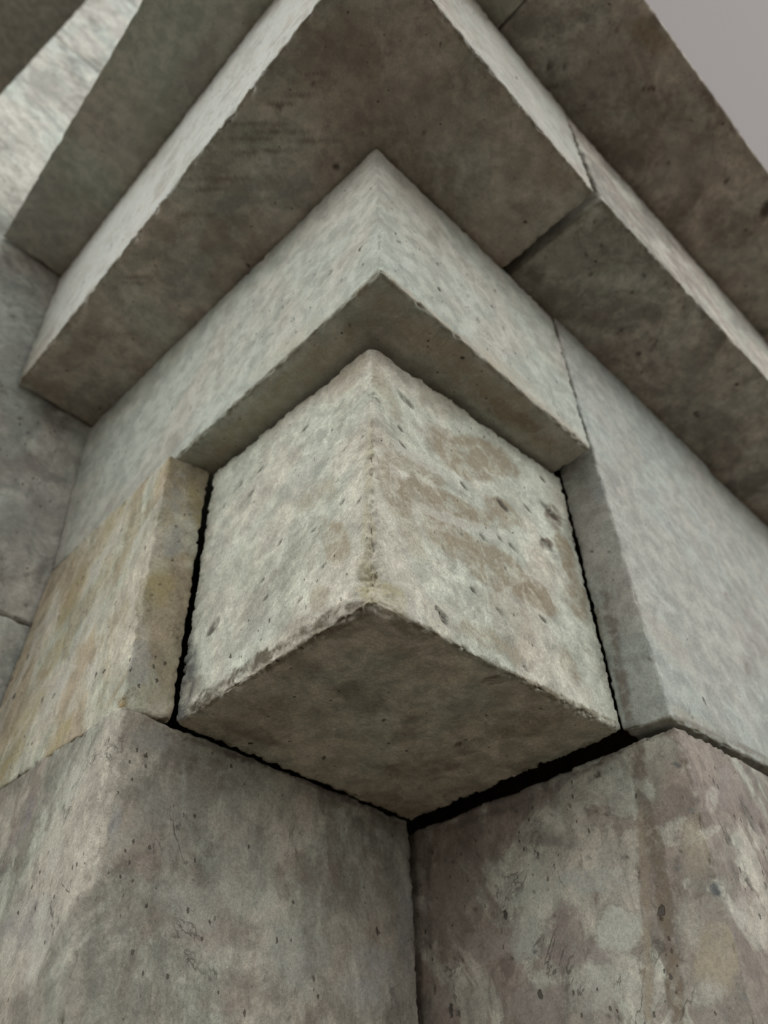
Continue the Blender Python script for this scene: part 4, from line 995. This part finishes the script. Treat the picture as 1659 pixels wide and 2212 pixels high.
# worn or broken arrises: point, reach, extra rounding
CH = {'block': [(0.0,0.029,0.082,0.09,0.115),
    (0.0,0.027,0.169,0.06,0.016),
    (0.0,-0.004,1.067,0.07,0.035),
    (0.136,0.005,1.067,0.06,0.03),
    (0.0,0.237,1.067,0.05,0.022),
    (0.212,0.005,1.067,0.05,0.02),
    (0.0,0.506,1.067,0.05,0.014),
    (0.54,0.005,1.067,0.05,0.014)],
'slab1': [(-0.585,0.122,2.005,0.04,0.012),
    (-0.585,0.333,2.005,0.04,0.012),
    (-0.585,0.533,2.005,0.04,0.012),
    (-0.585,0.8,2.005,0.04,0.012),
    (-0.585,1.204,2.005,0.04,0.012),
    (-0.585,-0.033,2.005,0.04,0.012)],
}

# ------------------------------------------------------------------ the place
M_BLOCK = stone_mat('pale_mottled_stone', (0.55, 0.53, 0.46), (0.43, 0.40, 0.34), (0.33, 0.32, 0.28), 8, 0.58, 0.05, pits=0.35, veins=0.3, seed=1.3, broad=0.25, bump=0.5, flake=0.9)
M_CORBEL = stone_mat('pale_smooth_stone', (0.48, 0.475, 0.43), (0.41, 0.395, 0.35), (0.36, 0.34, 0.29), 7, 0.58, 0.07, pits=0.5, grain=0.6, veins=0.05, seed=4.1, broad=0.2, bump=0.2, flake=0.3)
M_YELLOW = stone_mat('ochre_streaked_stone', (0.52, 0.49, 0.41), (0.42, 0.36, 0.27), (0.36, 0.31, 0.20), 10, 0.50, 0.035, 0.8, streak=(1, 1.3, 0.6), pits=1.0, veins=0.7, seed=7.7, broad=0.45, bump=0.35, flake=0.9)
M_LOWL = stone_mat('weathered_grey_stone', (0.42, 0.395, 0.34), (0.30, 0.275, 0.235), (0.22, 0.18, 0.152), 8, 0.50, 0.035, 1.2, streak=(1, 1, 0.6), pits=0.5, veins=0.9, seed=11.2, broad=0.5, bump=0.9)
M_LOWR = stone_mat('weathered_brown_stone', (0.46, 0.43, 0.37), (0.28, 0.235, 0.20), (0.20, 0.155, 0.13), 9, 0.47, 0.03, 1.2, streak=(1, 1, 0.7), pits=0.8, veins=0.8, rough=0.6, spec=0.4, seed=15.9, broad=0.6, bump=1.3)
M_RIGHT = stone_mat('plain_grey_stone', (0.415, 0.415, 0.385), (0.375, 0.37, 0.34), (0.36, 0.34, 0.30), 7, 0.55, 0.1, pits=0.12, veins=0.0, rough=0.65, spec=0.4, seed=19.4, broad=0.12, bump=0.35, flake=0.4)
M_SLAB = stone_mat('brown_grey_soffit_stone', (0.53, 0.49, 0.44), (0.41, 0.36, 0.315), (0.32, 0.27, 0.235), 7, 0.52, 0.06, 1.2, pits=0.25, grain=0.6, veins=0.2, seed=23.8, broad=0.4, bump=0.4, flake=0.6)
M_SLABR = stone_mat('pitted_soffit_stone', (0.56, 0.52, 0.47), (0.39, 0.35, 0.315), (0.32, 0.28, 0.25), 8, 0.52, 0.045, 1.4, pits=0.6, grain=0.6, veins=0.3, seed=27.1, broad=0.4, bump=0.6)
M_SLAB2 = stone_mat('greenish_soffit_stone', (0.47, 0.46, 0.40), (0.44, 0.42, 0.38), (0.40, 0.36, 0.33), 6, 0.55, 0.08, 0.8, pits=0.1, grain=0.4, veins=0.0, seed=31.6, broad=0.3, bump=0.2, flake=0.5)
M_WALL = stone_mat('mottled_wall_stone', (0.62, 0.61, 0.57), (0.47, 0.46, 0.43), (0.30, 0.285, 0.265), 9, 0.52, 0.06, 1.0, pits=0.5, grain=0.5, veins=0.1, seed=36.3, broad=0.5, bump=0.3, flake=0.7)
M_GREY = stone_mat('dull_grey_stone', (0.66, 0.66, 0.62), (0.60, 0.60, 0.56), (0.55, 0.54, 0.51), 3, 0.5, 0.15, pits=0.0, grain=0.3, veins=0.0, seed=41.0, broad=0.2)
M_GROUND = stone_mat('pavement', (0.10, 0.075, 0.05), (0.085, 0.064, 0.043), (0.065, 0.05, 0.035), 3, 0.5, 0.15, pits=0.0, grain=0.5, veins=0.0, seed=45.0, broad=0.2)

B = 'masonry stones of the pier and cornice'
make_stone('corner_block', C['block'], M_BLOCK, 'pale cube-shaped corner block with a chipped front corner, tucked under the stepped corbel',
           step=0.0048, radius=0.008, rough_edge=0.9, seed=3, edge_dirt=0.65, stains=ST['block'], pits=PT['block'],
           chips=CH['block'], category='stone block')
make_stone('corbel_stone', C['corbel'], M_CORBEL, 'smooth pale corbel stone directly above and overhanging the corner block',
           step=0.011, radius=0.009, rough_edge=0.8, seed=11, edge_dirt=0.6, stains=ST['corbel'], pits=PT['corbel'], category='corbel')
make_stone('pier_stone', C['pierLU'], M_YELLOW, 'ochre-streaked pier stone to the left of the corner block, above the joint',
           step=0.010, radius=0.007, rough_edge=0.8, seed=17, edge_dirt=0.3, stains=ST['pierLU'], pits=PT['pierLU'], category='stone')
make_stone('pier_stone', C['pierLL'], M_LOWL, 'weathered grey pier stone at bottom left, under the ochre stone',
           step=0.011, radius=0.008, rough_edge=0.7, lump=0.008, seed=23, chips=[(-0.17, 0.855, z, 0.09, 0.028) for z in (-0.08, -0.2, -0.33, -0.46, -0.6, -0.75, -0.9)], stains=ST['pierLL'], pits=PT['pierLL'], fine=(None, (0, 0.45), (0.4, 1)), category='stone')
make_stone('pier_stone', C['pierRU'], M_RIGHT, 'plain grey tall pier stone to the right of the corner block and corbel',
           step=0.012, radius=0.009, rough_edge=0.7, seed=29, edge_dirt=0.6, stains=ST['pierRU'], pits=PT['pierRU'], category='stone')
make_stone('pier_stone', C['pierRFar'], M_RIGHT, 'pier stone at the right edge, beyond the vertical joint under the overhang',
           step=0.03, radius=0.012, seed=31, category='stone')
make_stone('pier_stone', C['pierRL'], M_LOWR, 'brown-stained pitted pier stone at bottom right, with a dark vertical band',
           step=0.010, radius=0.010, rough_edge=0.9, lump=0.006, seed=37, chips=[(1.01, -0.17, z, 0.08, 0.012) for z in (-0.04, -0.2, -0.35, -0.5, -0.65)] + [(1.03, y, -0.03, 0.1, 0.012) for y in (0.1, 0.3, 0.5, 0.7)], stains=ST['pierRL'], pits=PT['pierRL'], fine=((0, 0.3), (0, 0.8), (0.4, 1)), category='stone')
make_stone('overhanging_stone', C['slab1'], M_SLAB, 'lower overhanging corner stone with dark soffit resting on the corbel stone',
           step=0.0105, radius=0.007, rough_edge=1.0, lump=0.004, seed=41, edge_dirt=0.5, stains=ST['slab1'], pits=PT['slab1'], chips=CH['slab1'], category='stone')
make_stone('overhanging_stone', C['slab1r'], M_SLABR, 'lower overhanging stone with pitted soffit, right of the diagonal joint',
           step=0.014, radius=0.007, rough_edge=0.9, seed=43, edge_dirt=0.5, stains=ST['slab1r'], pits=PT['slab1r'], fine=((0, 0.6), None, None), category='stone')
make_stone('overhanging_stone', C['slab2'], M_SLAB2, 'upper overhanging stone at top left, greenish grey soffit above the lower one',
           step=0.02, radius=0.009, rough_edge=0.5, seed=47, stains=ST['slab2'], category='stone')
make_stone('overhanging_stone', C['slab2r'], M_SLABR, 'upper overhanging stone at top right with stained, pitted soffit against the sky',
           step=0.018, radius=0.009, rough_edge=0.5, seed=53, stains=ST['slab2r'], pits=PT['slab2r'], fine=((0, 0.6), None, None), category='stone')
make_stone('masonry_stone', C['wallA'], M_WALL, 'wall stone at the lower left edge, below the dark joint', step=0.03, radius=0.005, seed=59, category='stone')
make_stone('masonry_stone', C['wallB'], M_WALL, 'tall mottled wall stone at the left edge that the overhanging stones run into', step=0.02, radius=0.008, seed=61, stains=ST['wall'], pits=PT['wall'], category='stone')
make_stone('masonry_stone', C['wallC'], M_WALL, 'topmost pale mottled wall stone at top left, above the thin joint', step=0.03, radius=0.006, seed=67, category='stone')

# surrounding structure
make_stone('wall_core', C['core2'], M_GROUND, None, step=0.05, radius=0.01, seed=70)
make_stone('wall_core', C['core'], M_GROUND, None, step=0.05, radius=0.01, seed=69)
make_stone('ceiling', boxc(-9, -1.0, 1.95, 12, 7.2, 8.2), M_GREY, None, step=0.4, radius=0.02, seed=71)
make_stone('wall_back', boxc(0.0, 4.5, 1.25, 2.2, 2.95, 7.0), M_GREY, None, step=0.3, radius=0.02, seed=73)
make_stone('wall_base', boxc(-0.15, 0.98, 0.9, 1.84, -7.2, -1.32), M_LOWL, None, step=0.2, radius=0.02, seed=79)
make_stone('wall_base', boxc(1.03, 4.0, -0.13, 1.84, -7.2, -1.32), M_LOWR, None, step=0.2, radius=0.02, seed=83)
make_stone('wall_base', boxc(-1.25, -0.17, 1.88, 3.0, -7.2, -1.32), M_WALL, None, step=0.2, radius=0.02, seed=89)
make_stone('floor', boxc(-100, 100, -100, 100, -7.6, -7.2), M_GROUND, None, step=5.0, radius=0.02, seed=97)
